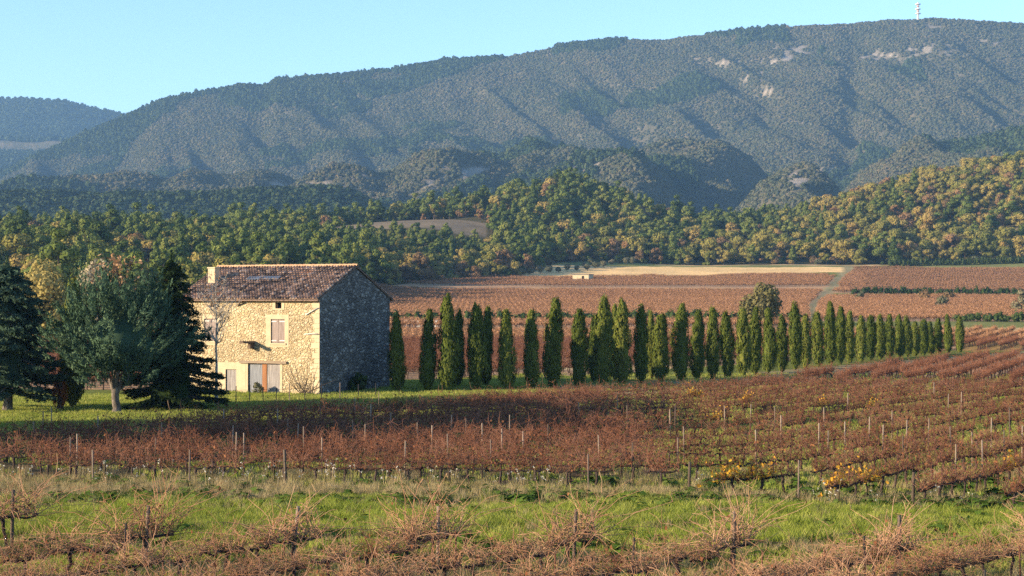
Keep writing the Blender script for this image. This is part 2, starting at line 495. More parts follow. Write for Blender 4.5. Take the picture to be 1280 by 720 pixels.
ROAD_D = lambda X: 274 + 0.04 * np.asarray(X)
def zone(X, D):
    """0 grass, 1 main vineyard, 2 far vineyard, 3 pale strip / road, 4 beige field, 5 wood floor, 6 dry upland field, 7 green verge, 8 yellowing far vines, 9 bare soil"""
    X = np.asarray(X, float); D = np.asarray(D, float)
    px = 640 + 2000 * X / np.maximum(D, 30)
    D = D + (5 * fbm(X / 22, D / 60, 3) + 2 * fbm(X / 5, D / 9, 2)) * sstep(260, 420, D)
    z = np.zeros(X.shape, int)
    z[(D > front_edge(X) - 0.6) & (D < back_edge(X))] = 1
    z[(D >= back_edge(X)) & (X > 1) & (D < 117 + 1.25 * X)] = 9
    # behind the farmhouse and the cypresses
    bl = (D > back_edge(X) + 2) & (D < 255) & (X > 0.817 * (D - 116) - 8.3 + 9)
    bl2 = (D > 112) & (D < 262) & (X < 0.817 * (D - 116) - 8.3 - 5)
    z[bl & (D > 116) & (px > 985) & (D < np.interp(px, [985, 1007, 1100, 1200, 1215, 1400], [122, 126, 143, 159, 166, 172]))] = 2
    z[(D > back_edge(X)) & (D < back_edge(X) + 2.5) & (X > 19)] = 7
    z[bl2 & (D > np.where(px < 245, 117, 132))] = 2
    z[bl2 & (D > 150) & (D < 156)] = 3
    z[(D > 196) & (D < 255) & (px > 1195)] = 8
    z[(D >= 255) & (D < 264)] = 7
    z[(D >= 264) & (D < 286)] = 3
    z[(D >= 286) & (D < 312) & (px < 1010)] = 2
    z[(D >= 286) & (D < 312) & (px >= 1010)] = 7
    z[(D >= 312) & (D < 322)] = 7
    trk = 1060 - 44 * np.clip((700 - D) / 280, 0, 1)
    left = px < trk - 7
    z[(D >= 322) & (D < 543) & left] = 2
    z[(D >= 335) & (D < 372) & left & (px > 480)] = 8
    z[(D >= 543) & (D < 566) & left] = 3
    z[(D >= 566) & (D < 645) & left] = 2
    wob = 12 * fbm(px / 60, D / 30 + 5, 2)
    z[(D >= 605) & (D < 662) & left & (px > 800) & (px < 1035) & (wob + (D - 630) * .0 > -2)] = 8
    lo = np.interp(px, [600, 700, 800, 900, 1000, 1080], [640, 640, 655, 668, 682, 690])
    z[(D >= lo) & (D < 722) & left] = 4
    z[(D >= 722) & (D < 752)] = 7
    z[(D >= 742) & (D < 756) & (px > 820) & (px < 1100)] = 3
    rt = px > trk + 7
    z[(D >= 322) & (D < 498) & rt] = 2
    z[(D >= 404) & (D < 420) & rt] = 8
    z[(D >= 498) & (D < 532) & rt] = 7
    z[(D >= 532) & (D < 712) & rt] = 2
    z[(D >= 322) & (D < 735) & (np.abs(px - trk) <= 7)] = 9
    # woods
    edge = np.interp(px, [-700, 0, 230, 400, 480, 560, 640, 700, 800, 2000], [330, 330, 345, 420, 560, 610, 640, 735, 752, 752])
    z[D > edge] = 5
    up = (px > 385) & (px < 610) & (D > 790) & (D < np.interp(px, [385, 430, 500, 610], [820, 852, 872, 846]))
    z[up] = 6
    return z

ZCOL = np.array([(.135, .155, .045), (.115, .085, .050), (.40, .255, .15), (.48, .345, .185), (.72, .49, .23),
                 (.085, .075, .035), (.20, .16, .11), (.19, .20, .075), (.38, .24, .09), (.27, .235, .13)])

def build_ground():
    Ds = np.concatenate([np.arange(-30, 24, 4.0), np.arange(24, 145, 0.55), np.arange(145, 340, 1.3), np.arange(340, 780, 2.2),
                         np.arange(780, 1250, 5.0), np.arange(1250, 1620, 24.0), np.array([1800, 2200, 3000, 4500, 8000.0])])
    U = np.linspace(-1.0, 1.0, 361); U = np.sign(U) * (0.36 * np.abs(U) + 0.75 * np.abs(U) ** 4)
    DD, UU = np.meshgrid(Ds, U, indexing='ij')
    XX = UU * np.maximum(DD + 45, 75)
    Z = ground_z(XX, DD)
    Z = Z + sstep(1600, 2200, DD) * 10
    V = np.stack([XX, DD, Z], -1).reshape(-1, 3)
    r, c = DD.shape
    i = np.arange(r * c).reshape(r, c)
    q = np.stack([i[:-1, :-1], i[:-1, 1:], i[1:, 1:], i[1:, :-1]], -1).reshape(-1, 4)
    zc = ZCOL[zone(XX, DD)].reshape(-1, 3)
    g = np.asarray(zc)
    # headland between the two blocks is greener; soil paler right at the front block
    colr = np.concatenate([g, np.ones((len(g), 1))], 1)
    A = Acc(); A.add(V, q)
    m, nt, out = new_mat('ground')
    at_ = N(nt, 'ShaderNodeAttribute', attribute_name='col')
    tc = N(nt, 'ShaderNodeTexCoord')
    n1 = N(nt, 'ShaderNodeTexNoise'); n1.inputs['Scale'].default_value = 0.9; n1.inputs['Detail'].default_value = 6; n1.inputs['Roughness'].default_value = .7
    n2 = N(nt, 'ShaderNodeTexNoise'); n2.inputs['Scale'].default_value = 0.055; n2.inputs['Detail'].default_value = 4
    nt.links.new(tc.outputs['Object'], n1.inputs['Vector']); nt.links.new(tc.outputs['Object'], n2.inputs['Vector'])
    r1 = ramp(nt, [(0.3, (.55, .52, .5)), (0.52, (1, 1, 1)), (0.75, (1.35, 1.3, 1.2))])
    r2 = ramp(nt, [(0.3, (.78, .80, .8)), (0.7, (1.2, 1.15, 1.1))])
    nt.links.new(n1.outputs['Fac'], r1.inputs[0]); nt.links.new(n2.outputs['Fac'], r2.inputs[0])
    m1 = N(nt, 'ShaderNodeMix', data_type='RGBA', blend_type='MULTIPLY'); m1.inputs[0].default_value = 1
    m2 = N(nt, 'ShaderNodeMix', data_type='RGBA', blend_type='MULTIPLY'); m2.inputs[0].default_value = 1
    nt.links.new(at_.outputs['Color'], m1.inputs[6]); nt.links.new(r1.outputs[0], m1.inputs[7])
    nt.links.new(m1.outputs[2], m2.inputs[6]); nt.links.new(r2.outputs[0], m2.inputs[7])
    df = N(nt, 'ShaderNodeBsdfDiffuse')
    bp = N(nt, 'ShaderNodeBump'); bp.inputs['Strength'].default_value = .8; bp.inputs['Distance'].default_value = .15
    nt.links.new(n1.outputs['Fac'], bp.inputs['Height']); nt.links.new(bp.outputs[0], df.inputs['Normal'])
    nt.links.new(m2.outputs[2], df.inputs['Color']); nt.links.new(df.outputs[0], out.inputs['Surface'])
    me = A.mesh('ground', m, smooth=True, attrs={'col': ('FLOAT_COLOR', colr)})
    return tag(link_mesh('ground', me), 'valley floor with grass, vineyard soil and fields', kind='structure')
build_ground()

# ------------------------------------------------------------------ mountains
MPX = np.arange(-620, 1960, 6.0)
MD = np.concatenate([np.arange(1280, 2400, 8.0), np.arange(2400, 3420, 10.0), np.arange(3420, 4200, 40.0)])
SKY_MAIN = [(-620, 330), (-200, 290), (0, 215), (50, 191), (100, 167), (150, 146), (200, 124), (250, 112), (300, 105), (330, 106), (345, 98), (420, 91),
            (500, 83), (560, 73), (640, 67), (700, 55), (760, 47), (830, 48), (880, 41), (940, 33), (1000, 30), (1060, 28), (1110, 23), (1170, 20),
            (1230, 24), (1280, 27), (1500, 40), (1960, 80)]
def mountain_height(px, D):
    sx = np.array(SKY_MAIN, float)
    Dr = 3150 + 90 * np.sin(px / 230.0)
    wob = 1.2 * fbm(px / 14.0, px * 0 + 3.3, 3)
    zr = CAM_H + (HORIZON - (np.interp(px, sx[:, 0], sx[:, 1]) + wob)) * Dr / FPX - 4
    Db = 1950.0
    t = np.clip((D - Db) / (Dr - Db), 0, 1.35)
    g = np.where(t <= 1, 0.30 * t + 0.70 * t ** 1.25, 1 - 0.85 * (t - 1))
    g = g - 0.10 * np.sin(np.clip(t, 0, 1) * PI) * (1 - sstep(900, 1300, px) * .3)
    base = 70
    z = base + (zr - base) * g
    X = (px - 640) * D / FPX
    env = np.sin(np.clip(t, 0, 1) * PI) ** 0.7
    # spurs and gullies running down the slope, leaning a little
    q = (X + 0.35 * (D - 2500)) / 1.0
    rid = 1 - np.abs(fbm(q / 260 + .3, D / 1100, 3)) * 2
    rid2 = 1 - np.abs(fbm(q / 85 + 7, D / 420, 3)) * 2
    z = z + env * (44 * (rid - .55) + 20 * (rid2 - .5)) * sstep(-100, 300, px + (t * 400))
    z = z + 7 * fbm(X / 60, D / 60, 3) * env
    # deep gully below the summit
    gx = 1075 - 30 * (1 - t)
    z = z - 15 * np.exp(-((px - gx) / 17) ** 2) * env
    # foothill spurs
    wx = 26 * fbm(X / 170 + 2, D / 170, 3)                # bend the spurs so that none is a plain dome
    def lobe(pc, D0, w, l, ytop, tilt=0.0, skew=0.0):
        zt = CAM_H + (HORIZON - ytop) * D0 / FPX
        dx = (px + wx - pc) / w; dd = (D + 4 * wx - D0 - tilt * (px - pc)) / l
        dx = dx * np.where(dx < 0, 1 - skew, 1 + skew)
        r = np.sqrt(dx * dx + dd * dd + .03) - .17
        return (zt - 20) * (1 - np.clip(r, 0, 2.2) ** 1.35) + 20
    lobes = [lobe(440, 1930, 150, 330, 217, .3, .3), lobe(600, 1990, 190, 360, 201, 0.7, .2), lobe(700, 2100, 220, 360, 186, .3),
             lobe(790, 1840, 165, 300, 199, 0.5, .35), lobe(880, 2110, 210, 360, 179, .2, .2),
             lobe(1015, 1720, 95, 260, 213, .3, .3), lobe(1220, 1980, 330, 300, 172, -0.4, -.2), lobe(1380, 2030, 300, 300, 160), lobe(170, 2110, 210, 300, 224, .3, .2),
             lobe(310, 2090, 190, 320, 214, .4, .2), lobe(40, 2050, 170, 260, 234)]
    for L in lobes:
        L = L + (16 * fbm(X / 95, D / 95, 4) + 10 * (.5 - np.abs(fbm(X / 60 + 5, D / 120, 2)) * 2)) * (L > 25)
        k = 14.0
        z = np.where(np.abs(z - L) < k, np.maximum(z, L) + (k - np.abs(z - L)) ** 2 / (4 * k), np.maximum(z, L))
    # the dark wooded rise on the left, nearer
    yt = np.interp(px, [-620, -100, 0, 100, 250, 350, 420, 445, 475, 520, 2000], [246, 252, 253, 252, 250, 246, 247, 252, 268, 290, 330])
    zh = CAM_H + (HORIZON - yt) * 1480 / FPX
    h = zh * np.clip(1 - ((D - 1480) / 175) ** 2, -1, 1)
    h = h + 5 * fbm(X / 35, D / 35, 3)
    z = np.maximum(z, h)
    lowcut = sstep(1280, 1340, D)
    return np.maximum(z, 8) * lowcut - 20 * (1 - lowcut)

def grid_mesh(name, px, D, Z, mat, attrs=None):
    X = (px - 640) * D / FPX
    V = np.stack([X, D, Z], -1).reshape(-1, 3)
    r, c = Z.shape
    i = np.arange(r * c).reshape(r, c)
    q = np.stack([i[:-1, :-1], i[:-1, 1:], i[1:, 1:], i[1:, :-1]], -1).reshape(-1, 4)
    A = Acc(); A.add(V, q)
    return A.mesh(name, mat, True, attrs)

def rock_mask(px, py_dep, X, D, Z):
    """where pale limestone shows through the scrub (py_dep is the picture height of the spot, used only to place the outcrops)"""
    sp = [(980, 72, 14, 10), (1000, 62, 12, 6), (935, 96, 14, 9), (945, 78, 10, 6), (890, 77, 34, 4), (1115, 70, 34, 5), (1165, 62, 22, 6), (1165, 34, 9, 3), (1235, 48, 14, 4), (960, 112, 9, 8),
          (720, 206, 14, 6), (740, 204, 20, 5), (1000, 222, 14, 8), (1030, 214, 14, 6), (400, 232, 20, 5), (575, 216, 22, 5), (600, 212, 16, 4), (455, 220, 12, 4), (350, 230, 8, 4), (540, 232, 18, 5), (885, 158, 16, 4), (690, 69, 6, 2)]
    m = np.zeros(px.shape)
    for (a, b, w, h) in sp:
        m = np.maximum(m, np.exp(-((px - a) / w) ** 2 - ((py_dep - b) / h) ** 2))
    return m

MP, MDD = np.meshgrid(MPX, MD, indexing='xy')
MZ = mountain_height(MP, MDD)
MX = (MP - 640) * MDD / FPX
MY = HORIZON - (MZ - CAM_H) * FPX / MDD
ROCK = rock_mask(MP, MY, MX, MDD, MZ)
ROCK = np.clip(ROCK * 1.15 + 2.2 * fbm(MX / 13, MZ / 5, 3) - .50, 0, 1) * (ROCK > .08) + .8 * np.clip(fbm(MX / 60, MZ / 9, 3) - .42, 0, .3)

def hill_mat():
    m, nt, out = new_mat('scrub_hillside')
    a = N(nt, 'ShaderNodeAttribute', attribute_name='rock')
    tc = N(nt, 'ShaderNodeTexCoord')
    n1 = N(nt, 'ShaderNodeTexNoise'); n1.inputs['Scale'].default_value = .05; n1.inputs['Detail'].default_value = 8; n1.inputs['Roughness'].default_value = .75
    nt.links.new(tc.outputs['Object'], n1.inputs['Vector'])
    r = ramp(nt, [(0.3, (.045, .050, .028)), (0.5, (.085, .080, .048)), (0.68, (.15, .12, .08))])
    nt.links.new(n1.outputs['Fac'], r.inputs[0])
    r2 = ramp(nt, [(0.35, (.16, .135, .10)), (0.6, (.34, .29, .235))])
    nt.links.new(n1.outputs['Fac'], r2.inputs[0])
    mx = N(nt, 'ShaderNodeMix', data_type='RGBA')
    nt.links.new(a.outputs['Fac'], mx.inputs[0]); nt.links.new(r.outputs[0], mx.inputs[6]); nt.links.new(r2.outputs[0], mx.inputs[7])
    df = N(nt, 'ShaderNodeBsdfDiffuse'); nt.links.new(mx.outputs[2], df.inputs['Color'])
    bp = N(nt, 'ShaderNodeBump'); bp.inputs['Strength'].default_value = 1; bp.inputs['Distance'].default_value = 5
    nt.links.new(n1.outputs['Fac'], bp.inputs['Height']); nt.links.new(bp.outputs[0], df.inputs['Normal'])
    nt.links.new(df.outputs[0], out.inputs['Surface'])
    return m
M['hill'] = hill_mat()
tag(link_mesh('mountain', grid_mesh('mountain', MP, MDD, MZ, M['hill'], {'rock': ('FLOAT', ROCK.astype(np.float32).ravel())})),
    'long scrub-covered limestone mountain across the background', kind='structure')

# the farther mountain at the left edge
FPXg, FDg = np.meshgrid(np.arange(-900, 420, 8.0), np.arange(3300, 5400, 16.0), indexing='xy')
def far_height(px, D):
    yr = np.interp(px, [-900, -300, 0, 40, 80, 120, 155, 200, 420], [150, 128, 124, 125, 129, 138, 145, 160, 300]) + fbm(px / 16, px * 0, 3) * 1.2
    zr = CAM_H + (HORIZON - yr) * 4700 / FPX
    t = np.clip((D - 4150) / 550, 0, 1.4)
    z = zr * np.where(t <= 1, .62 + .38 * t, 1 - (t - 1))
    zs = CAM_H + (HORIZON - 175) * 4000 / FPX            # shelf with a pale cliff below it
    s = np.clip((D - 3700) / 300, 0, 1)
    shelf = zs * (0.75 + .19 * s) + (zs * .06) * sstep(.93, .97, s)
    shelf = np.where(D < 3700, -40 + (zs * .75 + 40) * np.clip((D - 3300) / 400, 0, 1), shelf)
    z = np.where(D < 4150, shelf, np.maximum(z, shelf))
    X = (px - 640) * D / FPX
    return z + 10 * fbm(X / 120, D / 120, 4)
FZ = far_height(FPXg, FDg)
s_ = np.clip((FDg - 3700) / 300, 0, 1)
tag(link_mesh('far_mountain', grid_mesh('far_mountain', FPXg, FDg, FZ, M['hill'], {'rock': ('FLOAT', (.22 * sstep(.955, .97, s_) * (s_ < .985)).astype(np.float32).ravel())})),
    'farther wooded mountain behind at the left edge', kind='structure')

# ------------------------------------------------------------------ small bushes for the mountains (stuff)
def small_crown(mat, n=46, r=1.0, flat=0.8, size=0.55):
    A = Acc()
    d = rand_dir(n); d[:, 2] = np.abs(d[:, 2]) * 1.1 - .15
    d = unit(d)
    c = d * np.array([r, r, r * flat * 1.15]) * RNG.uniform(.75, 1.08, (n, 1)) + np.array([0, 0, r * .55])
    leaves(A, c, d + rand_dir(n) * .35, size * r * RNG.uniform(.7, 1.3, n), size * r * RNG.uniform(.7, 1.3, n))
    blob(A, (0, 0, r * .5), (r * .75, r * .75, r * .85), nu=7, nv=4)
    return A.mesh('small_crown', mat)
source_collection('scrub', [small_crown(M['scrub']) for _ in range(5)])
source_collection('hillpine', [small_crown(M['scrub_pine'], 50, 1, 1.3) for _ in range(5)])

def bilin(G, px, D):
    a = np.clip((px - MPX[0]) / 6.0, 0, len(MPX) - 1.01)
    jj = np.interp(D, MD, np.arange(len(MD)))
    i = a.astype(int); j = np.clip(jj.astype(int), 0, len(MD) - 2); fa = a - i; fb = jj - j
    return (G[j, i] * (1 - fa) + G[j, i + 1] * fa) * (1 - fb) + (G[j + 1, i] * (1 - fa) + G[j + 1, i + 1] * fa) * fb

def mountain_bushes():
    n = 640000
    px = RNG.uniform(-340, 1560, n)
    D = np.sqrt(RNG.uniform(1480 ** 2, 3300 ** 2, n))
    z = bilin(MZ, px, D); rk = bilin(ROCK, px, D)
    X = (px - 640) * D / FPX
    den = 0.62 + 0.5 * fbm(X / 120, D / 160, 3)
    keep = (RNG.random(n) < den) & (rk < 0.10 + .6 * RNG.random(n) ** 3) & (z > 12)
    px, D, z, X = px[keep], D[keep], z[keep], X[keep]
    s = RNG.uniform(1.25, 2.8, len(px)) * (1 + .4 * (RNG.random(len(px)) < .1))
    pine = (fbm(X / 150 + 4, D / 150, 3) + .38 * np.exp(-((z - 60) / 50) ** 2) + .5 * sstep(3050, 3140, D)) > .27
    pts = np.stack([X, D, z - .4], 1)
    a = ~pine
    scatter('hillside_scrub', 'scrub', pts[a], s[a], RNG.uniform(0, 6.28, a.sum()), 'grey-green scrub covering the mountain slopes')
    b = pine
    s2 = s[b][:, None] * np.array([1.0, 1.0, 1.25]) * 1.15
    scatter('hillside_pines', 'hillpine', pts[b], s2, RNG.uniform(0, 6.28, b.sum()), 'dark pine wood on the lower mountain spurs')
    # the dark wooded rise
    n = 13000
    px = RNG.uniform(-340, 560, n); D = RNG.uniform(1330, 1640, n)
    z = bilin(MZ, px, D); X = (px - 640) * D / FPX
    k = z > 30
    s = RNG.uniform(2.6, 4.2, k.sum())[:, None] * np.array([1, 1, 1.25])
    scatter('distant_pine_wood', 'hillpine', np.stack([X, D, z - .5], 1)[k], s, RNG.uniform(0, 6.28, k.sum()), 'distant pine wood on the dark rise behind the near trees')
    # far mountain
    n = 66000
    px = RNG.uniform(-420, 240, n); D = RNG.uniform(3320, 5000, n)
    X = (px - 640) * D / FPX; z = far_height(px, D)
    s_ = np.clip((D - 3700) / 300, 0, 1)
    k = ~((s_ > .86) & (s_ < 1))
    scatter('far_mountain_wood', 'hillpine', np.stack([X, D, z], 1)[k], RNG.uniform(3, 6.5, k.sum()), RNG.uniform(0, 6.28, k.sum()), 'dark wood on the farther mountain at the left edge')
mountain_bushes()

# ------------------------------------------------------------------ haze
def build_haze():
    A = Acc(); A.box(-3400, 3400, -300, 5600, -60, 640)
    m, nt, out = new_mat('valley_haze')
    pv = N(nt, 'ShaderNodeVolumePrincipled')
    pv.inputs['Color'].default_value = (.30, .58, 1.0, 1)
    pv.inputs['Density'].default_value = HAZE_DENSITY
    pv.inputs['Anisotropy'].default_value = 0.0
    nt.links.new(pv.outputs[0], out.inputs['Volume'])
    tag(link_mesh('haze', A.mesh('haze', m)), 'thin blue haze filling the valley', kind='stuff')
HAZE_DENSITY = 0.9e-4
build_haze()

# ------------------------------------------------------------------ the stone farmhouse
H_L, H_G, H_E, H_R = 11.9, 9.9, 6.75, 9.0     # facade length, gable width, eaves and ridge height
HOUSE_ANG = math.radians(-25)
HX, HD = -13.35, 111.0
def stone_mat(name, cols, mortar, scale=3.4, bump=0.9, mortar_w=0.07):
    m, nt, out = new_mat(name)
    tc = N(nt, 'ShaderNodeTexCoord')
    mp = N(nt, 'ShaderNodeMapping'); mp.inputs['Scale'].default_value = (1, 1, 1.45)
    nt.links.new(tc.outputs['Object'], mp.inputs['Vector'])
    wob = N(nt, 'ShaderNodeTexNoise'); wob.inputs['Scale'].default_value = 2.2; wob.inputs['Detail'].default_value = 3
    nt.links.new(mp.outputs[0], wob.inputs['Vector'])
    mixv = N(nt, 'ShaderNodeMix', data_type='RGBA', blend_type='LINEAR_LIGHT'); mixv.inputs[0].default_value = 0.16
    nt.links.new(mp.outputs[0], mixv.inputs[6]); nt.links.new(wob.outputs['Color'], mixv.inputs[7])
    v1 = N(nt, 'ShaderNodeTexVoronoi', feature='F1'); v1.inputs['Scale'].default_value = scale
    v2 = N(nt, 'ShaderNodeTexVoronoi', feature='DISTANCE_TO_EDGE'); v2.inputs['Scale'].default_value = scale
    for v in (v1, v2): nt.links.new(mixv.outputs[2], v.inputs['Vector'])
    sp = N(nt, 'ShaderNodeSeparateColor'); nt.links.new(v1.outputs['Color'], sp.inputs[0])
    r = ramp(nt, cols); nt.links.new(sp.outputs[0], r.inputs[0])
    gr = N(nt, 'ShaderNodeTexNoise'); gr.inputs['Scale'].default_value = 0.55; gr.inputs['Detail'].default_value = 5
    nt.links.new(tc.outputs['Object'], gr.inputs['Vector'])
    rg = ramp(nt, [(0.3, (.74, .74, .76)), (0.55, (1, 1, 1)), (0.75, (1.12, 1.1, 1.05))]); nt.links.new(gr.outputs['Fac'], rg.inputs[0])
    edge = N(nt, 'ShaderNodeMapRange'); edge.inputs['From Min'].default_value = 0.0; edge.inputs['From Max'].default_value = mortar_w
    nt.links.new(v2.outputs['Distance'], edge.inputs['Value'])
    mx = N(nt, 'ShaderNodeMix', data_type='RGBA'); mx.inputs[6].default_value = mortar + (1,)
    nt.links.new(edge.outputs[0], mx.inputs[0]); nt.links.new(r.outputs[0], mx.inputs[7])
    mm = N(nt, 'ShaderNodeMix', data_type='RGBA', blend_type='MULTIPLY'); mm.inputs[0].default_value = 1
    nt.links.new(mx.outputs[2], mm.inputs[6]); nt.links.new(rg.outputs[0], mm.inputs[7])
    p = N(nt, 'ShaderNodeBsdfPrincipled'); p.inputs['Roughness'].default_value = .95; p.inputs['Specular IOR Level'].default_value = .1
    nt.links.new(mm.outputs[2], p.inputs['Base Color'])
    hm = N(nt, 'ShaderNodeMapRange'); hm.inputs['From Max'].default_value = 0.22; hm.interpolation_type = 'SMOOTHSTEP'
    nt.links.new(v2.outputs['Distance'], hm.inputs['Value'])
    fine = N(nt, 'ShaderNodeTexNoise'); fine.inputs['Scale'].default_value = 9; fine.inputs['Detail'].default_value = 4
    nt.links.new(tc.outputs['Object'], fine.inputs['Vector'])
    ad = N(nt, 'ShaderNodeMath', operation='MULTIPLY_ADD'); ad.inputs[1].default_value = .35
    nt.links.new(fine.outputs['Fac'], ad.inputs[0]); nt.links.new(hm.outputs[0], ad.inputs[2])
    ad2 = N(nt, 'ShaderNodeMath', operation='MULTIPLY_ADD'); ad2.inputs[1].default_value = .5
    nt.links.new(sp.outputs[1], ad2.inputs[0]); nt.links.new(ad.outputs[0], ad2.inputs[2])
    bm = N(nt, 'ShaderNodeBump'); bm.inputs['Strength'].default_value = bump; bm.inputs['Distance'].default_value = .12
    nt.links.new(ad2.outputs[0], bm.inputs['Height']); nt.links.new(bm.outputs[0], p.inputs['Normal'])
    nt.links.new(p.outputs[0], out.inputs['Surface'])
    return m
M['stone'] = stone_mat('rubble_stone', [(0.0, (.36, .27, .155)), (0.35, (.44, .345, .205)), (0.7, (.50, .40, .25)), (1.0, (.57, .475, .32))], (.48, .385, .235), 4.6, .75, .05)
M['grey_shade_stone'] = stone_mat('shade_darkened_grey_rubble', [(0.0, (.105, .10, .095)), (0.4, (.16, .155, .15)), (0.8, (.21, .205, .20)), (1.0, (.33, .32, .30))], (.13, .125, .12))  # grey gable rubble, darkened further so its shade is in the colour
M['plaster'] = rough_mat('pale_lime_plaster', [(0.3, (.39, .315, .205)), (0.6, (.46, .375, .25)), (0.8, (.52, .435, .305))], 2.2, bump=.25, rnd=.1)
M['grey_wood'] = rough_mat('silvered_plank_wood', [(0.25, (.13, .115, .11)), (0.5, (.25, .23, .22)), (0.75, (.37, .345, .33))], 3.5, (5, 5, .35), bump=.35, rnd=.15)
M['blue_wood'] = rough_mat('blue_grey_plank_wood', [(0.25, (.10, .105, .115)), (0.5, (.17, .18, .20)), (0.75, (.28, .29, .31))], 3.5, (5, 5, .35), bump=.35, rnd=.15)
M['brown_shutter'] = rough_mat('faded_shutter_wood', [(0.25, (.14, .105, .09)), (0.5, (.235, .185, .165)), (0.75, (.33, .275, .25))], 3.5, (6, 6, .3), bump=.35, rnd=.1)
M['dark_wood'] = rough_mat('dark_beam_wood', [(0.3, (.09, .06, .04)), (0.7, (.20, .15, .11))], 3, (1, 1, 4), bump=.3)
M['beam'] = rough_mat('old_lintel_wood', [(0.3, (.20, .15, .105)), (0.7, (.38, .30, .22))], 3, (.5, 4, 4), bump=.3)
M['orange_wood'] = rough_mat('orange_brown_wood', [(0.3, (.18, .078, .034)), (0.7, (.30, .14, .065))], 3, (4, 4, .4), bump=.2)
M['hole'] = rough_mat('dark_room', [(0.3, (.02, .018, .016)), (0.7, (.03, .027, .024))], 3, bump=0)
M['glass'] = rough_mat('skylight_glass', [(0.3, (.045, .065, .10)), (0.7, (.07, .095, .14))], 1.5, rough=.25, bump=0)
M['white_iron'] = rough_mat('pale_painted_iron', [(0.3, (.48, .45, .40)), (0.7, (.62, .60, .56))], 8, bump=.1)

def tile_mat():
    m, nt, out = new_mat('canal_tiles')
    a = N(nt, 'ShaderNodeAttribute', attribute_name='tile')
    sp = N(nt, 'ShaderNodeSeparateXYZ'); nt.links.new(a.outputs['Vector'], sp.inputs[0])
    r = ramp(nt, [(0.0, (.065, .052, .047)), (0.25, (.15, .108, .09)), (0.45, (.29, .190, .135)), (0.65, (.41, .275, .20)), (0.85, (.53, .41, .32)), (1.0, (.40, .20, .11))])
    nt.links.new(sp.outputs[0], r.inputs[0])
    tc = N(nt, 'ShaderNodeTexCoord')
    no = N(nt, 'ShaderNodeTexNoise'); no.inputs['Scale'].default_value = 5; no.inputs['Detail'].default_value = 5
    nt.links.new(tc.outputs['Object'], no.inputs['Vector'])
    rn = ramp(nt, [(0.35, (.45, .45, .46)), (0.5, (.95, .95, .95)), (0.7, (1.15, 1.12, 1.08))])
    nt.links.new(no.outputs['Fac'], rn.inputs[0])
    mm = N(nt, 'ShaderNodeMix', data_type='RGBA', blend_type='MULTIPLY'); mm.inputs[0].default_value = 1
    nt.links.new(r.outputs[0], mm.inputs[6]); nt.links.new(rn.outputs[0], mm.inputs[7])
    p = N(nt, 'ShaderNodeBsdfPrincipled'); p.inputs['Roughness'].default_value = .9; p.inputs['Specular IOR Level'].default_value = .15
    nt.links.new(mm.outputs[2], p.inputs['Base Color']); nt.links.new(p.outputs[0], out.inputs['Surface'])
    return m
M['tiles'] = tile_mat()
M['ridge'] = rough_mat('ridge_tile_clay', [(0.3, (.38, .22, .12)), (0.6, (.52, .34, .20)), (0.8, (.58, .44, .31))], 4, (1, 1, 1), bump=.3)

def roof_slope(A, attr, x0, x1, p_eave, p_ridge, pitch=0.235, course=0.34, rise=0.115):
    """barrel tiles: columns run from eave to ridge; each course steps onto the next"""
    p0 = np.array(p_eave, float); p1 = np.array(p_ridge, float)
    Lg = np.linalg.norm(p1 - p0); d = (p1 - p0) / Lg
    nrm = np.cross([1.0, 0, 0], d); nrm *= np.sign(nrm[2])
    nc = int(round((x1 - x0) / pitch)); pitch = (x1 - x0) / nc
    nk = int(round(Lg / course)); course = Lg / nk
    prof = np.array([0, .14, .20, .32, .5, .68, .80, .86, 1.0])
    ph = np.where((prof > .15) & (prof < .85), np.sin(np.clip((prof - .14) / .72, 0, 1) * PI) ** .7, 0)
    for c in range(nc):
        jit = RNG.uniform(-.012, .012)
        for k in range(nk):
            t0 = k * course; t1 = t0 + course
            xs = x0 + (c + prof) * pitch + jit + RNG.uniform(-.008, .008)
            lo, hi = RNG.uniform(.03, .05), 0.0
            dz = RNG.uniform(-.008, .012)
            v = []
            for (t, li) in ((t0, lo), (t1, hi)):
                for i in range(len(prof)):
                    b = p0 + d * t + nrm * (ph[i] * rise + li + dz)
                    v.append((xs[i], b[1], b[2]))
            # front lip of the course
            for i in range(len(prof)):
                b = p0 + d * t0 + nrm * (ph[i] * rise - .03)
                v.append((xs[i], b[1], b[2]))
            n = len(prof)
            q = [(i, i + 1, n + i + 1, n + i) for i in range(n - 1)] + [(2 * n + i, 2 * n + i + 1, i + 1, i) for i in range(n - 1)]
            A.add(v, q)
            patch = fbm(np.array([xs[0] / 1.7]), np.array([t0 / 1.3]), 2)[0]
            val = float(np.clip(.48 + .22 * patch + RNG.normal(0, .22), 0, 1))
            av = np.tile([val, 0, 0], (len(v), 1)); ch = np.tile(np.array([1, 1, 0, 0, 0, 0, 0, 1, 1], bool), 3); av[ch, 0] *= .35; attr.append(av)  # channels tinted darker: column shading painted in, along with lichen

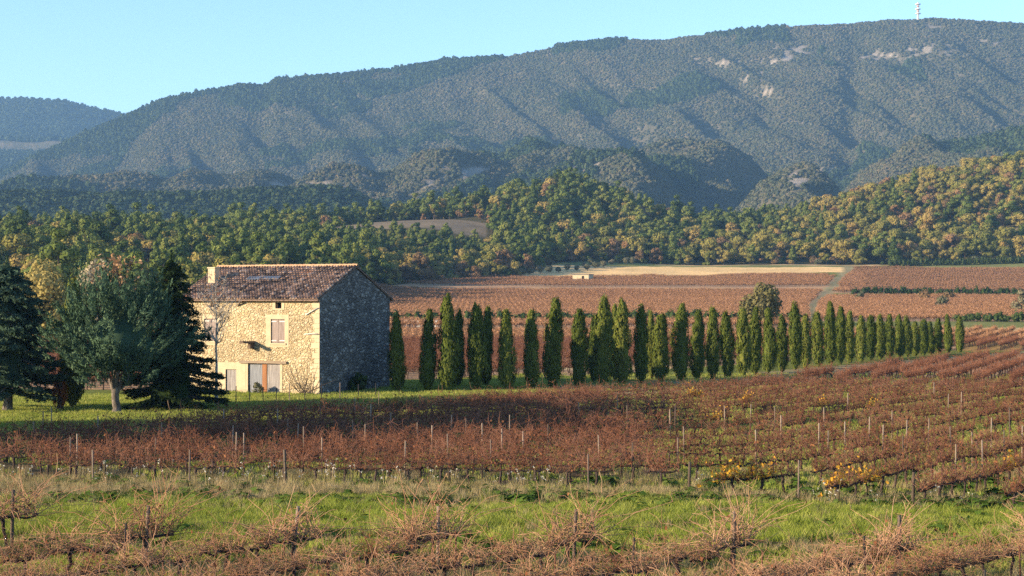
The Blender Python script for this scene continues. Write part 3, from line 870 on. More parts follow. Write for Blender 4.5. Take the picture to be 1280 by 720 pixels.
def build_house():
    root = empty('stone_farmhouse', (HX, HD, float(ground_z(HX, HD)) - .05), HOUSE_ANG)
    tag(root, 'old stone farmhouse with a tiled roof and closed shutters beside the cypress row', 'house')
    t2x = lambda px: -(400 - px) / 14.75           # facade pixel column -> local x
    # openings in the facade: x0,x1,z0,z1
    holes = {
        'big': (t2x(312.5), t2x(352.5), 0.0, 2.15), 'small': (t2x(284.5), t2x(298), 0.0, 1.7),
        'win': (t2x(341), t2x(358), 3.62, 5.3), 'win2': (t2x(257), t2x(273.5), 3.70, 5.3),
        'vent': (t2x(346.5), t2x(354), 6.05, 6.48), 'vent2': (t2x(265), t2x(271.5), 6.12, 6.45)}
    xs = sorted({-H_L, 0.0} | {h[0] for h in holes.values()} | {h[1] for h in holes.values()})
    zs = sorted({-.6, H_E} | {h[2] for h in holes.values()} | {h[3] for h in holes.values()})
    A = Acc(); A.flat = True
    for i in range(len(xs) - 1):
        for j in range(len(zs) - 1):
            cx, cz = (xs[i] + xs[i + 1]) / 2, (zs[j] + zs[j + 1]) / 2
            if any(h[0] < cx < h[1] and h[2] < cz < h[3] for h in holes.values()): continue
            A.add([(xs[i], 0, zs[j]), (xs[i + 1], 0, zs[j]), (xs[i + 1], 0, zs[j + 1]), (xs[i], 0, zs[j + 1])], [(0, 1, 2, 3)])
    dep = .32
    for (a, b, c, d) in holes.values():
        for q in ([(a, 0, c), (a, dep, c), (a, dep, d), (a, 0, d)], [(b, 0, c), (b, 0, d), (b, dep, d), (b, dep, c)],
                  [(a, 0, d), (a, dep, d), (b, dep, d), (b, 0, d)], [(a, 0, c), (b, 0, c), (b, dep, c), (a, dep, c)]):
            A.add(q, [(0, 1, 2, 3)])
    gm = H_G / 2
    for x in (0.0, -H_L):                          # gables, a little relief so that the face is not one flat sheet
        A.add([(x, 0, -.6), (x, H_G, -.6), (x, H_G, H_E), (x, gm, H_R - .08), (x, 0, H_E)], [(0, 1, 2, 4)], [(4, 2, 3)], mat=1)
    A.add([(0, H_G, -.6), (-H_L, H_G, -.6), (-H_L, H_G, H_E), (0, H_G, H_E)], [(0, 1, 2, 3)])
    link_mesh('wall', A.mesh('wall', [M['stone'], M['grey_shade_stone']]), root)
    # plastered surrounds, 2 cm proud
    def surround(nm, x0, x1, z0, z1, hole, mat=M['plaster']):
        B = Acc(); a, b, c, d = hole; y0, y1 = -.022, -.003
        if x0 < a: B.box(x0, a, y0, y1, z0, z1)
        if x1 > b: B.box(b, x1, y0, y1, z0, z1)
        if z1 > d: B.box(a + .002, b - .002, y0, y1, d, z1)
        if z0 < c: B.box(a + .002, b - .002, y0, y1, z0, c)
        return link_mesh(nm, B.mesh(nm, mat), root)
    h = holes
    surround('window_surround', t2x(335), t2x(363), 3.35, 5.62, h['win'])
    surround('window_surround', t2x(255), t2x(277), 3.4, 5.62, h['win2'])
    surround('vent_surround', t2x(343), t2x(357.5), 5.95, 6.56, h['vent'])
    surround('vent_surround', t2x(259), t2x(273), 6.02, 6.55, h['vent2'])
    surround('door_surround', t2x(273), t2x(310), 0.0, 2.2, h['small'])
    surround('door_surround', t2x(310.2), t2x(355), 0.0, 2.17, h['big'])
    # doors
    def planks(nm, x0, x1, z0, z1, y, mat, n):
        B = Acc(); w = (x1 - x0) / n
        for i in range(n):
            B.box(x0 + i * w + .002, x0 + (i + 1) * w - .002, y + RNG.uniform(0, .006), y + .05, z0, z1 - RNG.uniform(0, .02))
        B.box(x0, x1, y + .051, y + .07, z0, z1)
        return link_mesh(nm, B.mesh(nm, mat), root)
    a, b, c, d = h['big']
    L1 = planks('barn_door', a + .02, t2x(329.5), .02, d - .04, .10, M['blue_wood'], 6); tag(L1, 'grey barn door leaf at the left of the wide doorway')
    P = Acc(); P.box(t2x(330), t2x(335.5), .03, .2, .02, d - .02)
    tag(link_mesh('door_post', P.mesh('door_post', M['orange_wood']), root), 'orange-brown plank between the two barn door leaves')
    R1 = planks('barn_door', t2x(336.5), b - .02, .02, d - .04, .02, M['grey_wood'], 6); tag(R1, 'pale barn door leaf standing nearer the wall face')
    a, b, c, d = h['small']
    planks('door', a + .02, b - .02, .02, d - .02, .07, M['grey_wood'], 5)
    for k in ('win', 'win2'):
        a, b, c, d = h[k]; mid = (a + b) / 2
        for (p0, p1) in ((a + .015, mid - .008), (mid + .008, b - .015)):
            s = planks('shutter', p0, p1, c + .02, d - .02, .05, M['brown_shutter'], 4)
            for zz in (c + .13, d - .2):
                B = Acc(); B.box(p0 + (.0 if p0 < mid - .1 else .12), p1 - (.12 if p0 < mid - .1 else 0), .025, .046, zz, zz + .07)
                link_mesh('hinge_strap', B.mesh('hinge_strap', M['white_iron']), s)
        B = Acc(); B.box(a - .12, b + .12, -.09, -.024, c - .12, c)
        link_mesh('window_sill', B.mesh('window_sill', M['plaster']), root)
    for k in ('vent', 'vent2'):
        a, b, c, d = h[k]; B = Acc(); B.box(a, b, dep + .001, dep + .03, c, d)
        link_mesh('attic_opening', B.mesh('attic_opening', M['hole']), root)  # near-black sheet: the darkness of the opening is painted on it
    # lintel beam, ledge on a bracket, iron stays
    B = Acc(); B.box(t2x(302.5), t2x(361), -.16, .05, 2.175, 2.34)
    link_mesh('lintel_beam', B.mesh('lintel_beam', M['beam']), root)
    B = Acc(); B.box(t2x(316.2), t2x(321.5), -1.45, -.003, 3.60, 3.74); B.box(t2x(317), t2x(320.6), -1.43, -1.3, 3.742, 3.80)
    lg = link_mesh('stone_ledge', B.mesh('stone_ledge', M['dark_wood']), root)
    B = Acc(); B.box(t2x(317.2), t2x(320.4), -.5, -.003, 3.2, 3.598)
    link_mesh('bracket', B.mesh('bracket', M['dark_wood']), lg)
    for (xa, za, xb, zb, r) in ((384, 5.6, 399, 6.1, .035), (382, 4.25, 399, 4.28, .035)):
        B = Acc(); tubes(B, [[(t2x(xa), -.06, za), (t2x((xa + xb) / 2), -.09, (za + zb) / 2 + .03), (t2x(xb), -.05, zb)]], r, 5, cap=True)
        link_mesh('iron_stay', B.mesh('iron_stay', M['white_iron']), root)
    B = Acc(); tubes(B, [[(t2x(300.5), -.06, 6.25), (t2x(305), -.22, 6.5), (t2x(310), -.3, 6.72)]], .06, 5, cap=True)
    link_mesh('downpipe', B.mesh('downpipe', M['dark_wood']), root)
    # dressed corner stones
    B = Acc(); z = 0.0; k = 0
    while z < H_E - .3:
        hh = RNG.uniform(.26, .42); w = (.56, .34)[k % 2] + RNG.uniform(-.12, .12)
        B.box(-w, -.001, -.012, -.002, z + .012, z + hh - .012); z += hh; k += 1
    link_mesh('corner_stones', B.mesh('corner_stones', M['plaster']), root)
    # roof
    ov = .38; sl = (H_R - H_E) / gm
    R = Acc(); R.flat = True; attr = []
    pe = (0, -ov, H_E - ov * sl + .10); pr = (0, gm, H_R + .10)
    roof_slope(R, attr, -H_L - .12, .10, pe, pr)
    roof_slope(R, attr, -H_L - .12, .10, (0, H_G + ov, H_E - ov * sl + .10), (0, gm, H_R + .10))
    n0 = R.n
    # boards and mortar below the tiles, set just under them
    for (ya, za, yb, zb) in ((-ov, H_E - ov * sl, gm, H_R), (H_G + ov, H_E - ov * sl, gm, H_R)):
        x0, x1 = -H_L - .1, .085
        v = [(x0, ya, za), (x1, ya, za), (x1, yb, zb), (x0, yb, zb), (x0, ya, za + .085), (x1, ya, za + .085), (x1, yb, zb + .085), (x0, yb, zb + .085)]
        R.add(v, [(0, 1, 5, 4), (1, 2, 6, 5), (3, 0, 4, 7), (0, 3, 2, 1), (4, 5, 6, 7)])
    attr.append(np.tile([.3, 0, 0], (R.n - n0, 1)))
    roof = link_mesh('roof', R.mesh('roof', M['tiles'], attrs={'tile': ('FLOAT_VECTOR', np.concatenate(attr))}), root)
    B = Acc()
    x = -H_L - .14
    while x < .08:
        l = .38; th = np.linspace(0, PI, 7)
        a0, a1 = .155 + RNG.uniform(-.01, .01), .135
        v = [(x, gm + math.cos(t) * a0, H_R + .13 + math.sin(t) * a0) for t in th] + [(x + l + .03, gm + math.cos(t) * a1, H_R + .115 + math.sin(t) * a1) for t in th]
        B.add(v, [(i, i + 1, 8 + i, 7 + i) for i in range(6)]); x += l
    link_mesh('ridge_tiles', B.mesh('ridge_tiles', M['ridge']), roof)
    B = Acc()                                       # the corbelled tile ends under the eaves
    x = -H_L
    while x < -.1:
        th = np.linspace(0, PI, 6)
        v = [(x + .1 - math.cos(t) * .095, y, H_E - .16 + math.sin(t) * .10) for y in (-.30, -.004) for t in th]
        B.add(v, [(i, i + 1, 7 + i, 6 + i) for i in range(5)])
        x += .235
    B.box(-H_L, -.002, -.17, -.003, H_E - .20, H_E - .165)
    link_mesh('eaves_tiles', B.mesh('eaves_tiles', M['ridge']), roof)
    # chimney
    B = Acc(); zc = 8.0
    B.box(-10.85, -10.25, 2.05, 2.6, 7.3, 8.96); B.box(-10.9, -10.2, 2.0, 2.65, 8.962, 9.05)
    link_mesh('chimney', B.mesh('chimney', M['plaster']), roof)
    # flat panes let into the roof
    def on_slope(s, lift):                          # s metres up the slope from the eave edge
        f = s / math.hypot(gm + ov, (gm + ov) * sl)
        return (-ov + f * (gm + ov), H_E - ov * sl + .10 + f * (gm + ov) * sl + lift)
    for (xa, xb, sa, sb) in ((t2x(284), t2x(300), 3.3, 3.75), (t2x(302), t2x(324), 3.4, 3.8)):
        y0, z0 = on_slope(sa, .135); y1, z1 = on_slope(sb, .135)
        B = Acc(); B.flat = True; v = [(xa, y0, z0), (xb, y0, z0), (xb, y1, z1), (xa, y1, z1)]
        B.add(v + [(a, b, c - .15) for a, b, c in v], [(0, 1, 2, 3), (4, 5, 1, 0), (5, 6, 2, 1), (7, 4, 0, 3), (6, 7, 3, 2)])
        link_mesh('roof_light', B.mesh('roof_light', M['glass']), roof)
    return root
build_house()

# ------------------------------------------------------------------ trees: builders
def crown_lobes(A, lobes, dens=1.6, leaf=0.5, core=0.80, scatter_n=.5, mat=0, updown=None, tip=.7):
    for (c, r) in lobes:
        c = np.asarray(c, float); r = np.broadcast_to(np.asarray(r, float), (3,))
        n = int(dens * 4 * PI * (r.mean() ** 2) / (leaf * leaf))
        d = rand_dir(n)
        p = c + d * r * RNG.uniform(.66, 1.22, (n, 1))
        nr = unit(d / r) + rand_dir(n) * scatter_n
        leaves(A, p, nr, leaf * RNG.uniform(.6, 1.3, n), leaf * RNG.uniform(.6, 1.3, n), mat=mat, tip=tip)
        if core: blob(A, c, r * core * .92, mat=mat, nu=9, nv=5)

def limb(p0, p1, sag=.2, k=5):
    p0 = np.asarray(p0, float); p1 = np.asarray(p1, float)
    s = np.linspace(0, 1, k)[:, None]
    return p0 + (p1 - p0) * s + np.sin(s * PI) * RNG.normal(0, sag, 3)

def trunk_mesh(name, mat, h, r0, r1, lean=(0, 0), limbs=(), sides=7):
    A = Acc()
    s = np.linspace(0, 1, 7)[:, None]
    P = np.array([0, 0, -.15]) + s * np.array([lean[0], lean[1], h + .15]) + RNG.normal(0, r0 * .25, (7, 3)) * (s > 0) * (s < 1)
    R = (r0 + (r1 - r0) * s[:, 0]); R[0] *= 1.35
    tubes(A, P[None], R[None], sides, cap=True)
    for (p0, p1, ra, rb) in limbs:
        tubes(A, limb(p0, p1)[None], np.linspace(ra, rb, 5)[None], 5, cap=True)
    return A.mesh(name, mat, True)

def pine_mesh(k):
    A = Acc(); h = RNG.uniform(8.5, 11)
    lob = []
    n = RNG.integers(8, 14); sq = RNG.uniform(.7, 1.25)
    for i in range(n):
        f = i / (n - 1)
        a = i * 2.4 + RNG.uniform(-.9, .9)
        rad = (2.9 if k % 3 else 2.2) * math.sqrt(max(0, 1 - (f * 1.02) ** 1.7)) * RNG.uniform(.65, 1.1)
        lob.append(((math.cos(a) * rad * sq + RNG.normal(0, .3), math.sin(a) * rad / sq, h * (.32 + .56 * f) + RNG.normal(0, .3)), np.array([1.45, 1.45, 1.05]) * RNG.uniform(.55, 1.3) * (1 - .25 * f)))
    crown_lobes(A, lob, 1.7, .40, scatter_n=.32, mat=0)
    T = []
    tubes(A, limb((0, 0, -1.2), (0.2, 0, h * .7), .3)[None], np.linspace(.24, .1, 5)[None], 5, mat=1)
    return A.mesh('pine_tree', [M['pine'], M['bark']])

def oak_mesh(k, mat):
    A = Acc(); h = RNG.uniform(6.5, 8.5)
    lob = []
    n = RNG.integers(10, 14)
    for i in range(n):
        f = RNG.uniform(0, 1) ** .8
        a = i * 2.4 + RNG.uniform(-.6, .6)
        rad = 3.0 * math.sqrt(max(0.04, 1 - f ** 2)) * RNG.uniform(.45, 1.05)
        lob.append(((math.cos(a) * rad, math.sin(a) * rad, h * (.22 + .66 * f)), np.array([1.45, 1.45, 1.2]) * RNG.uniform(.45, 1.2)))
    crown_lobes(A, lob, 1.5, .40, scatter_n=.42, mat=0, core=.74)
    tubes(A, limb((0, 0, -1), (.2, 0, h * .6), .3)[None], np.linspace(.26, .1, 5)[None], 5, mat=1)
    return A.mesh('oak_tree', [mat, M['bark']])

def conepine_mesh(k):
    A = Acc(); h = RNG.uniform(8, 10)
    lob = []
    for i in range(9):
        f = i / 8
        a = i * 2.4
        rad = 1.1 * (1 - f)
        lob.append(((math.cos(a) * rad, math.sin(a) * rad, h * (.16 + .76 * f)), np.array([1.5, 1.5, 1.3]) * (1.15 - .75 * f)))
    crown_lobes(A, lob, 1.7, .38, scatter_n=.35, mat=0)
    tubes(A, limb((0, 0, -1), (0, 0, h * .5), .1)[None], np.linspace(.2, .1, 5)[None], 5, mat=1)
    return A.mesh('young_pine_tree', [M['pine'], M['bark']])

PINES = [pine_mesh(k) for k in range(7)] + [conepine_mesh(k) for k in range(3)]
OAKS = [oak_mesh(k, M['oak']) for k in range(7)] + [oak_mesh(k, M['russet']) for k in range(2)]
source_collection('forest_pine', PINES)
source_collection('forest_oak', OAKS)
def bush_mesh(mat, s=1.0):
    A = Acc(); lob = [((RNG.uniform(-.7, .7), RNG.uniform(-.7, .7), RNG.uniform(.4, 1.1)), np.array([.8, .8, .7]) * RNG.uniform(.7, 1.1)) for _ in range(4)]
    crown_lobes(A, lob, 1.5, .30, core=.7)
    return A.mesh('bush', mat)
source_collection('undergrowth', [bush_mesh(M['oak']), bush_mesh(M['russet']), bush_mesh(M['hedge']), bush_mesh(M['pine']), bush_mesh(M['olive'])])

# ------------------------------------------------------------------ the woods beyond the fields
def build_woods():
    S = 7.9
    gx = np.arange(-460, 480, S); gd = np.arange(330, 1075, S)
    GX, GD = np.meshgrid(gx, gd)
    X = (GX + RNG.uniform(-.42, .42, GX.shape) * S).ravel(); D = (GD + RNG.uniform(-.42, .42, GX.shape) * S).ravel()
    px = 640 + 2000 * X / D
    k = (zone(X, D) == 5) & (px > -230) & (px < 1500)
    k &= ~((px > 380) & (px < 615) & (D > 757) & (D < np.interp(px, [385, 430, 500, 610], [822, 856, 876, 850])))
    X, D, px = X[k], D[k], px[k]
    z = ground_z(X, D)
    # drop trees standing in the lee of the crests, where nothing of them shows
    vis = np.ones(len(X), bool)
    for i in range(len(X)):
        ds = np.linspace(D[i] * .55, D[i] - 14, 22)
        gz = ground_z(X[i] * ds / D[i], ds)
        if ((gz - CAM_H) / ds).max() > (z[i] + 12.5 - CAM_H) / D[i]: vis[i] = False
    X, D, px, z = X[vis], D[vis], px[vis], z[vis]
    n = len(X)
    nz = fbm(X / 38, D / 55, 3)
    ppine = np.where(px < 400, .72, np.where(px < 860, .66, .12))
    ppine = np.where((px > 830) & (px < 1010) & (D > 900), .85, ppine)
    ppine = np.where((px > 480) & (px < 690) & (D < 700), .30, ppine)
    ppine = np.where((px < 420) & (D < 430), .35, ppine)
    pine = RNG.random(n) < np.clip(ppine + nz * np.where(px < 860, .9, .5), .03, .97)
    sc = .72 + 1.05 * RNG.random(n) ** 1.6 * np.where(D < 450, .82, 1.0) * np.where(px > 850, .86, 1.0) * np.where((px > 400) & (px < 860) & (D > 760) & pine, 1.05, 1.0) * np.where((px > 480) & (px < 690) & (D < 700), .8, 1) * np.where((px > 380) & (px < 610) & (D > 680) & (D < 790), .36, 1)
    rot = RNG.uniform(0, 6.28, n)
    print('wood trees', n, pine.sum())
    area = np.where(px < 420, 0, np.where(px < 840, 1, 2))
    lab = {(1, 0): ('green pine in the dense wood behind and left of the farmhouse', 'pines in the wood on the left'),
           (1, 1): ('green pine on the wooded knoll above the small field shed', 'pines on the central knoll'),
           (1, 2): ('dark green pine among autumn oaks on the right-hand hill', 'pines on the right hill'),
           (0, 0): ('yellow-brown autumn oak among pines in the wood left of the farmhouse', 'oaks in the wood on the left'),
           (0, 1): ('yellow-brown autumn oak on the wooded knoll above the small field shed', 'oaks on the central knoll'),
           (0, 2): ('golden-brown autumn oak in the wood covering the right-hand hill', 'oaks on the right hill')}
    for sp, meshes, nm, cat, key in ((1, PINES, 'pine_tree', 'pine tree', 'forest_pine'), (0, OAKS, 'oak_tree', 'oak tree', 'forest_oak')):
        ii = np.where(pine == bool(sp))[0]
        ii = ii[np.argsort(D[ii] / sc[ii])]
        inside = (px[ii] > -8) & (px[ii] < 1288)
        first = ii[inside][:300]; rest = np.setdiff1d(ii, first)
        for i in first:
            mk = int(RNG.integers(0, len(meshes)))
            if sp == 0 and mk >= 7 and RNG.random() < .5: mk = int(RNG.integers(0, 7))
            o = link_mesh(nm, meshes[mk])
            o.location = (X[i], D[i], z[i]); o.rotation_euler = (0, 0, rot[i]); o.scale = (sc[i], sc[i], sc[i] * RNG.uniform(.9, 1.15))
            l, g = lab[(sp, int(area[i]))]
            tag(o, l, cat, g)
        scatter('distant_' + ('pines' if sp else 'oaks'), key, np.stack([X, D, z], 1)[rest], sc[rest], rot[rest],
                ('farther pines of the wood seen as one mass' if sp else 'farther autumn oaks of the wood seen as one mass'))
    # undergrowth
    m = 9000
    D2 = RNG.uniform(330, 1060, m); px2 = RNG.uniform(-80, 1380, m); X2 = (px2 - 640) * D2 / FPX
    k = zone(X2, D2) == 5
    X2, D2 = X2[k], D2[k]
    k = ~((np.abs(640 + 2000 * X2 / D2 - 500) < 125) & (D2 > 765) & (D2 < 880)); X2, D2 = X2[k], D2[k]
    scatter('woodland_undergrowth', 'undergrowth', np.stack([X2, D2, ground_z(X2, D2)], 1), RNG.uniform(.7, 1.9, len(X2)), RNG.uniform(0, 6.28, len(X2)), 'bushes growing between the trees of the woods')
build_woods()

# ------------------------------------------------------------------ cypress row
def cypress_meshes(k):
    """a column 6 m tall, about 1.5 m wide at scale 1, each with its own outline"""
    h, w = 6.0, .74
    A = Acc()
    rng = np.random.default_rng(100 + k)
    wide, sharp, foot = rng.uniform(.28, .48), rng.uniform(1.5, 2.3), rng.uniform(.08, .2)
    ph = rng.uniform(0, 6.28, 4); lean = rng.normal(0, .05, 2)
    prof = lambda t: w * np.clip(np.minimum((t / foot) ** .55, 1) * (1 - np.clip((t - wide) / (1.03 - wide), 0, 1) ** sharp), .03, 1)
    npl = 230
    t = RNG.uniform(.015, .985, npl) ** .95; a = RNG.uniform(0, 2 * PI, npl)
    bump = 1 + .13 * np.sin(a * 2 + ph[0] + t * 5) + .10 * np.sin(t * 19 + ph[1] + a) + .09 * RNG.normal(size=npl).clip(-1.2, 1.5)
    rr = prof(t) * bump * .88
    ax = np.stack([lean[0] * np.sin(t * 3), lean[1] * np.sin(t * 3 + 1)], 1) * 2
    base = np.stack([np.cos(a) * rr + ax[:, 0], np.sin(a) * rr + ax[:, 1], .12 + t * (h - .4)], 1)
    out_ = np.stack([np.cos(a), np.sin(a), np.full(npl, .0)], 1)
    ln = RNG.uniform(.35, .85, npl) * (1 - .3 * t)
    m = 26
    s = RNG.uniform(0, 1, (npl, m))
    wd = (.17 * np.sin(np.clip(s * .85 + .15, 0, 1) * PI) ** .7 + .015) * RNG.uniform(.7, 1.4, npl)[:, None]
    off = RNG.normal(size=(npl, m, 3)) * wd[..., None] * .7
    c = base[:, None] + np.array([0, 0, 1.0]) * (s * ln[:, None])[..., None] + out_[:, None] * (s * .10)[..., None] + off
    nr = unit(out_[:, None] * 1.1 + off / .2 + RNG.normal(size=(npl, m, 3)) * .2)
    up = np.broadcast_to(np.array([0, 0, 1.0]), c.shape) + out_[:, None] * .25 + RNG.normal(size=c.shape) * .25
    n = npl * m
    leaves(A, c.reshape(n, 3), nr.reshape(n, 3), RNG.uniform(.06, .12, n), RNG.uniform(.12, .26, n), up.reshape(n, 3), tip=.35)
    K = 16; tt = np.linspace(.0, .95, K)
    tubes(A, np.stack([np.zeros(K), np.zeros(K), .12 + tt * (h - .4)], 1)[None], (prof(np.clip(tt, .03, 1)) * .68)[None], 10, cap=True)
    return A.mesh('crown', M['cypress'])
CYP = [cypress_meshes(k) for k in range(11)]
CYP_TRUNK = trunk_mesh('trunk', M['bark'], .8, .11, .09)
def cyp_base_y(px):
    return np.interp(px, [480, 560, 640, 700, 780, 853, 940, 1007, 1100, 1200], [489, 490, 488, 485, 480, 476.5, 469, 462, 451.5, 443.5])
CYPRESSES = [  # px, top y, width px, behind (second row), words
    (498, 391, 24, 0, 'lone cypress standing nearest the farmhouse gable'), (535, 387, 23, 0, 'second cypress from the farmhouse, leaning slightly right'),
    (559, 368, 30, 0, 'tall broad cypress, third from the farmhouse and highest of its cluster'), (573, 387, 19, 1, 'slim cypress half hidden behind the tall third one from the farmhouse'),
    (596, 380, 29, 0, 'broad cypress with a twin tip, fourth of the front row'), (608, 380, 17, 1, 'narrow cypress tucked behind the twin-tipped fourth one'),
    (634, 387, 25, 0, 'cypress with a slim tip standing alone after the twin-tipped pair'), (664, 387, 24, 0, 'single even-sided cypress midway between the slim-tipped one and the tall pointed one'),
    (693, 372, 28, 0, 'tall pointed cypress eighth along the front row'), (722, 386, 25, 0, 'shorter bushy cypress right after the tall pointed eighth one'),
    (742, 391, 18, 1, 'short cypress just left of the tallest spire in the row'), (753, 370, 27, 0, 'tallest slender spire in the middle of the cypress row'),
    (768.6, 381, 18, 1, 'cypress tip showing between two tall spires in mid row'), (779, 374, 28, 0, 'tall cypress just right of the tallest slender spire'),
    (802, 381, 23, 0, 'full cypress two places right of the tallest spire'), (814, 388.6, 15, 1, 'thin cypress squeezed behind the full one in mid row'),
    (826, 390, 25, 0, 'shorter full cypress before the dark broad one'), (851, 380, 25, 0, 'dark broad cypress at the end of the widely spaced half of the row')]
ORD = ['first', 'second', 'third', 'fourth', 'fifth', 'sixth', 'seventh', 'eighth', 'ninth', 'tenth', 'eleventh', 'twelfth', 'thirteenth', 'fourteenth', 'fifteenth', 'sixteenth', 'seventeenth', 'eighteenth', 'nineteenth', 'twentieth', 'twenty-first', 'twenty-second', 'twenty-third', 'twenty-fourth', 'twenty-fifth']
far_c = [(871.6, 387), (890, 384), (909, 389), (929, 383), (944, 384), (960, 386), (977, 395), (994, 377.5), (1007, 393), (1023, 388), (1038.7, 377), (1051, 383), (1063, 388.5), (1076, 394),
         (1088, 393), (1100, 393), (1111, 393), (1123.6, 393), (1134, 395), (1144, 402), (1154.5, 398), (1163, 402), (1173, 398), (1184, 393), (1199, 395)]
for i, (p, y) in enumerate(far_c):
    hgt = 'tall' if y < 384 else ('short' if y > 394 else 'mid-height')
    if i == 24: w = 'last cypress at the far right end of the row'
    elif i < 12: w = '%s cypress, %s to the right of the dark broad one in mid row' % (hgt, ORD[i])
    else: w = '%s cypress in the crowded far half, %s from the far right end' % (hgt, ORD[24 - i])
    CYPRESSES.append((p, y, 22 - i * .38, 0, w))
CYP_D = lambda px: CAM_H * FPX / (cyp_base_y(px) - HORIZON)
for i, (p, ytop, w, behind, words_) in enumerate(CYPRESSES):
    D = float(CYP_D(p)) + (5.5 if behind else RNG.uniform(-.5, .5))
    X = (p - 640) * D / FPX; gz = float(ground_z(X, D))
    hgt = CAM_H + (HORIZON - ytop) * D / FPX - gz
    wid = w * D / FPX
    root = empty('cypress_tree', (X, D, gz), RNG.uniform(0, 6.28))
    root.scale = (wid / 1.90 * RNG.uniform(.93, 1.07), wid / 1.90, hgt / 6.1)
    root.rotation_euler = (RNG.normal(0, .014), RNG.normal(0, .014), root.rotation_euler[2])
    tag(root, words_, 'cypress', 'cypresses in the long row')
    link_mesh('trunk', CYP_TRUNK, root); link_mesh('crown', CYP[(i * 3) % 11], root)

# ------------------------------------------------------------------ the trees beside the farmhouse
def spray_tree(A, pts, dirs, length, width, m, lw, lh, droop=0.0, mat=0, tip=.3):
    """a feathery spray of m small leaves at each point, running along dirs"""
    n = len(pts)
    dirs = unit(dirs)
    s = RNG.uniform(0, 1, (n, m))
    L = np.broadcast_to(length, (n,))[:, None]
    W = np.broadcast_to(width, (n,))[:, None]
    wd = W * np.sin((s * .8 + .12) * PI)
    off = RNG.normal(size=(n, m, 3)) * wd[..., None] * .55
    c = pts[:, None] + dirs[:, None] * (s * L)[..., None] + off
    c[..., 2] -= droop * (s * s) * L
    nr = unit(off + RNG.normal(size=off.shape) * .05 + unit(rand_dir(n * m).reshape(n, m, 3)) * .06)
    up = dirs[:, None] + off * 1.5 + RNG.normal(size=off.shape) * .25
    k = n * m
    leaves(A, c.reshape(k, 3), nr.reshape(k, 3), RNG.uniform(.7, 1.3, k) * lw, RNG.uniform(.7, 1.3, k) * lh, up.reshape(k, 3), mat=mat, tip=tip)

def round_conifer():
    X, D, z = at(145, 92.5)
    root = empty('conifer_tree', (X, D, z)); tag(root, 'bushy blue-green conifer with a short pale trunk and rounded feathery crown', 'conifer')
    A = Acc()
    n = 340
    cz, rz_up, rz_dn = 4.05, 3.15, 2.5
    d = rand_dir(n)
    p = d.copy()
    up_ = p[:, 2] > 0
    rad = RNG.uniform(.5, 1.0, n) ** .5 * RNG.uniform(.82, 1.12, n)
    ph_ = np.arctan2(d[:, 1], d[:, 0]); rr = 3.3 + .30 * np.sin(ph_ * 4) + .9 * fbm(ph_ * 1.6 + 3, d[:, 2] * 2.2, 2)
    P = np.stack([d[:, 0] * rr * rad + .15, d[:, 1] * 3.2 * rad, cz + d[:, 2] * np.where(up_, rz_up, rz_dn) * rad * (1 + .28 * fbm(ph_ * 2.2, d[:, 0] * 2, 2))], 1)
    P[:, 2] = np.maximum(P[:, 2], 1.5 + .10 * np.hypot(P[:, 0], P[:, 1]))
    hf = np.clip((P[:, 2] - 1.5) / 5.5, 0, 1); k1 = .30 + .85 * (1 - hf)
    dirs = unit(np.stack([d[:, 0] * k1, d[:, 1] * k1, .50 + .5 * hf], 1) + RNG.normal(size=(n, 3)) * .14)
    spray_tree(A, P, dirs, RNG.uniform(1.0, 1.9, n), .19, 84, .07, .20)
    for k in range(17):                               # leading plumes on top
        a = k * 2.4
        q_ = .5 + 2.3 * math.sqrt(k / 17)
        b = np.array([[math.cos(a) * q_ + .2, math.sin(a) * q_ * .8, 6.4 - .16 * q_ * q_ + RNG.uniform(-.3, .5)]])
        spray_tree(A, b, np.array([[math.cos(a) * .2, math.sin(a) * .2, 1]]), 1.7, .26, 110, .085, .24)
    for c, r in (((0.1, 0.2, 4.1), (1.7, 1.7, 1.7)), ((-.9, .4, 3.6), (1.0, 1.0, .9)), ((1.2, .2, 3.7), (1.0, 1.0, .9)), ((.2, 0.3, 5.8), (1.0, 1.0, 1.0))):
        blob(A, c, r, nu=12, nv=7)
    link_mesh('crown', A.mesh('crown', M['blue_conifer']), root)
    lm = [((0, 0, 1.0), (.6, .1, 2.6), .13, .07), ((0, 0, .9), (-.5, .2, 2.7), .13, .07), ((0, 0, 1.2), (.2, -.5, 2.8), .12, .07), ((0, 0, 1.3), (.5, .3, 2.9), .09, .05)]
    link_mesh('trunk', trunk_mesh('trunk', M['pale_bark'], 2.8, .25, .17, (.12, 0), lm, 9), root)
    return root

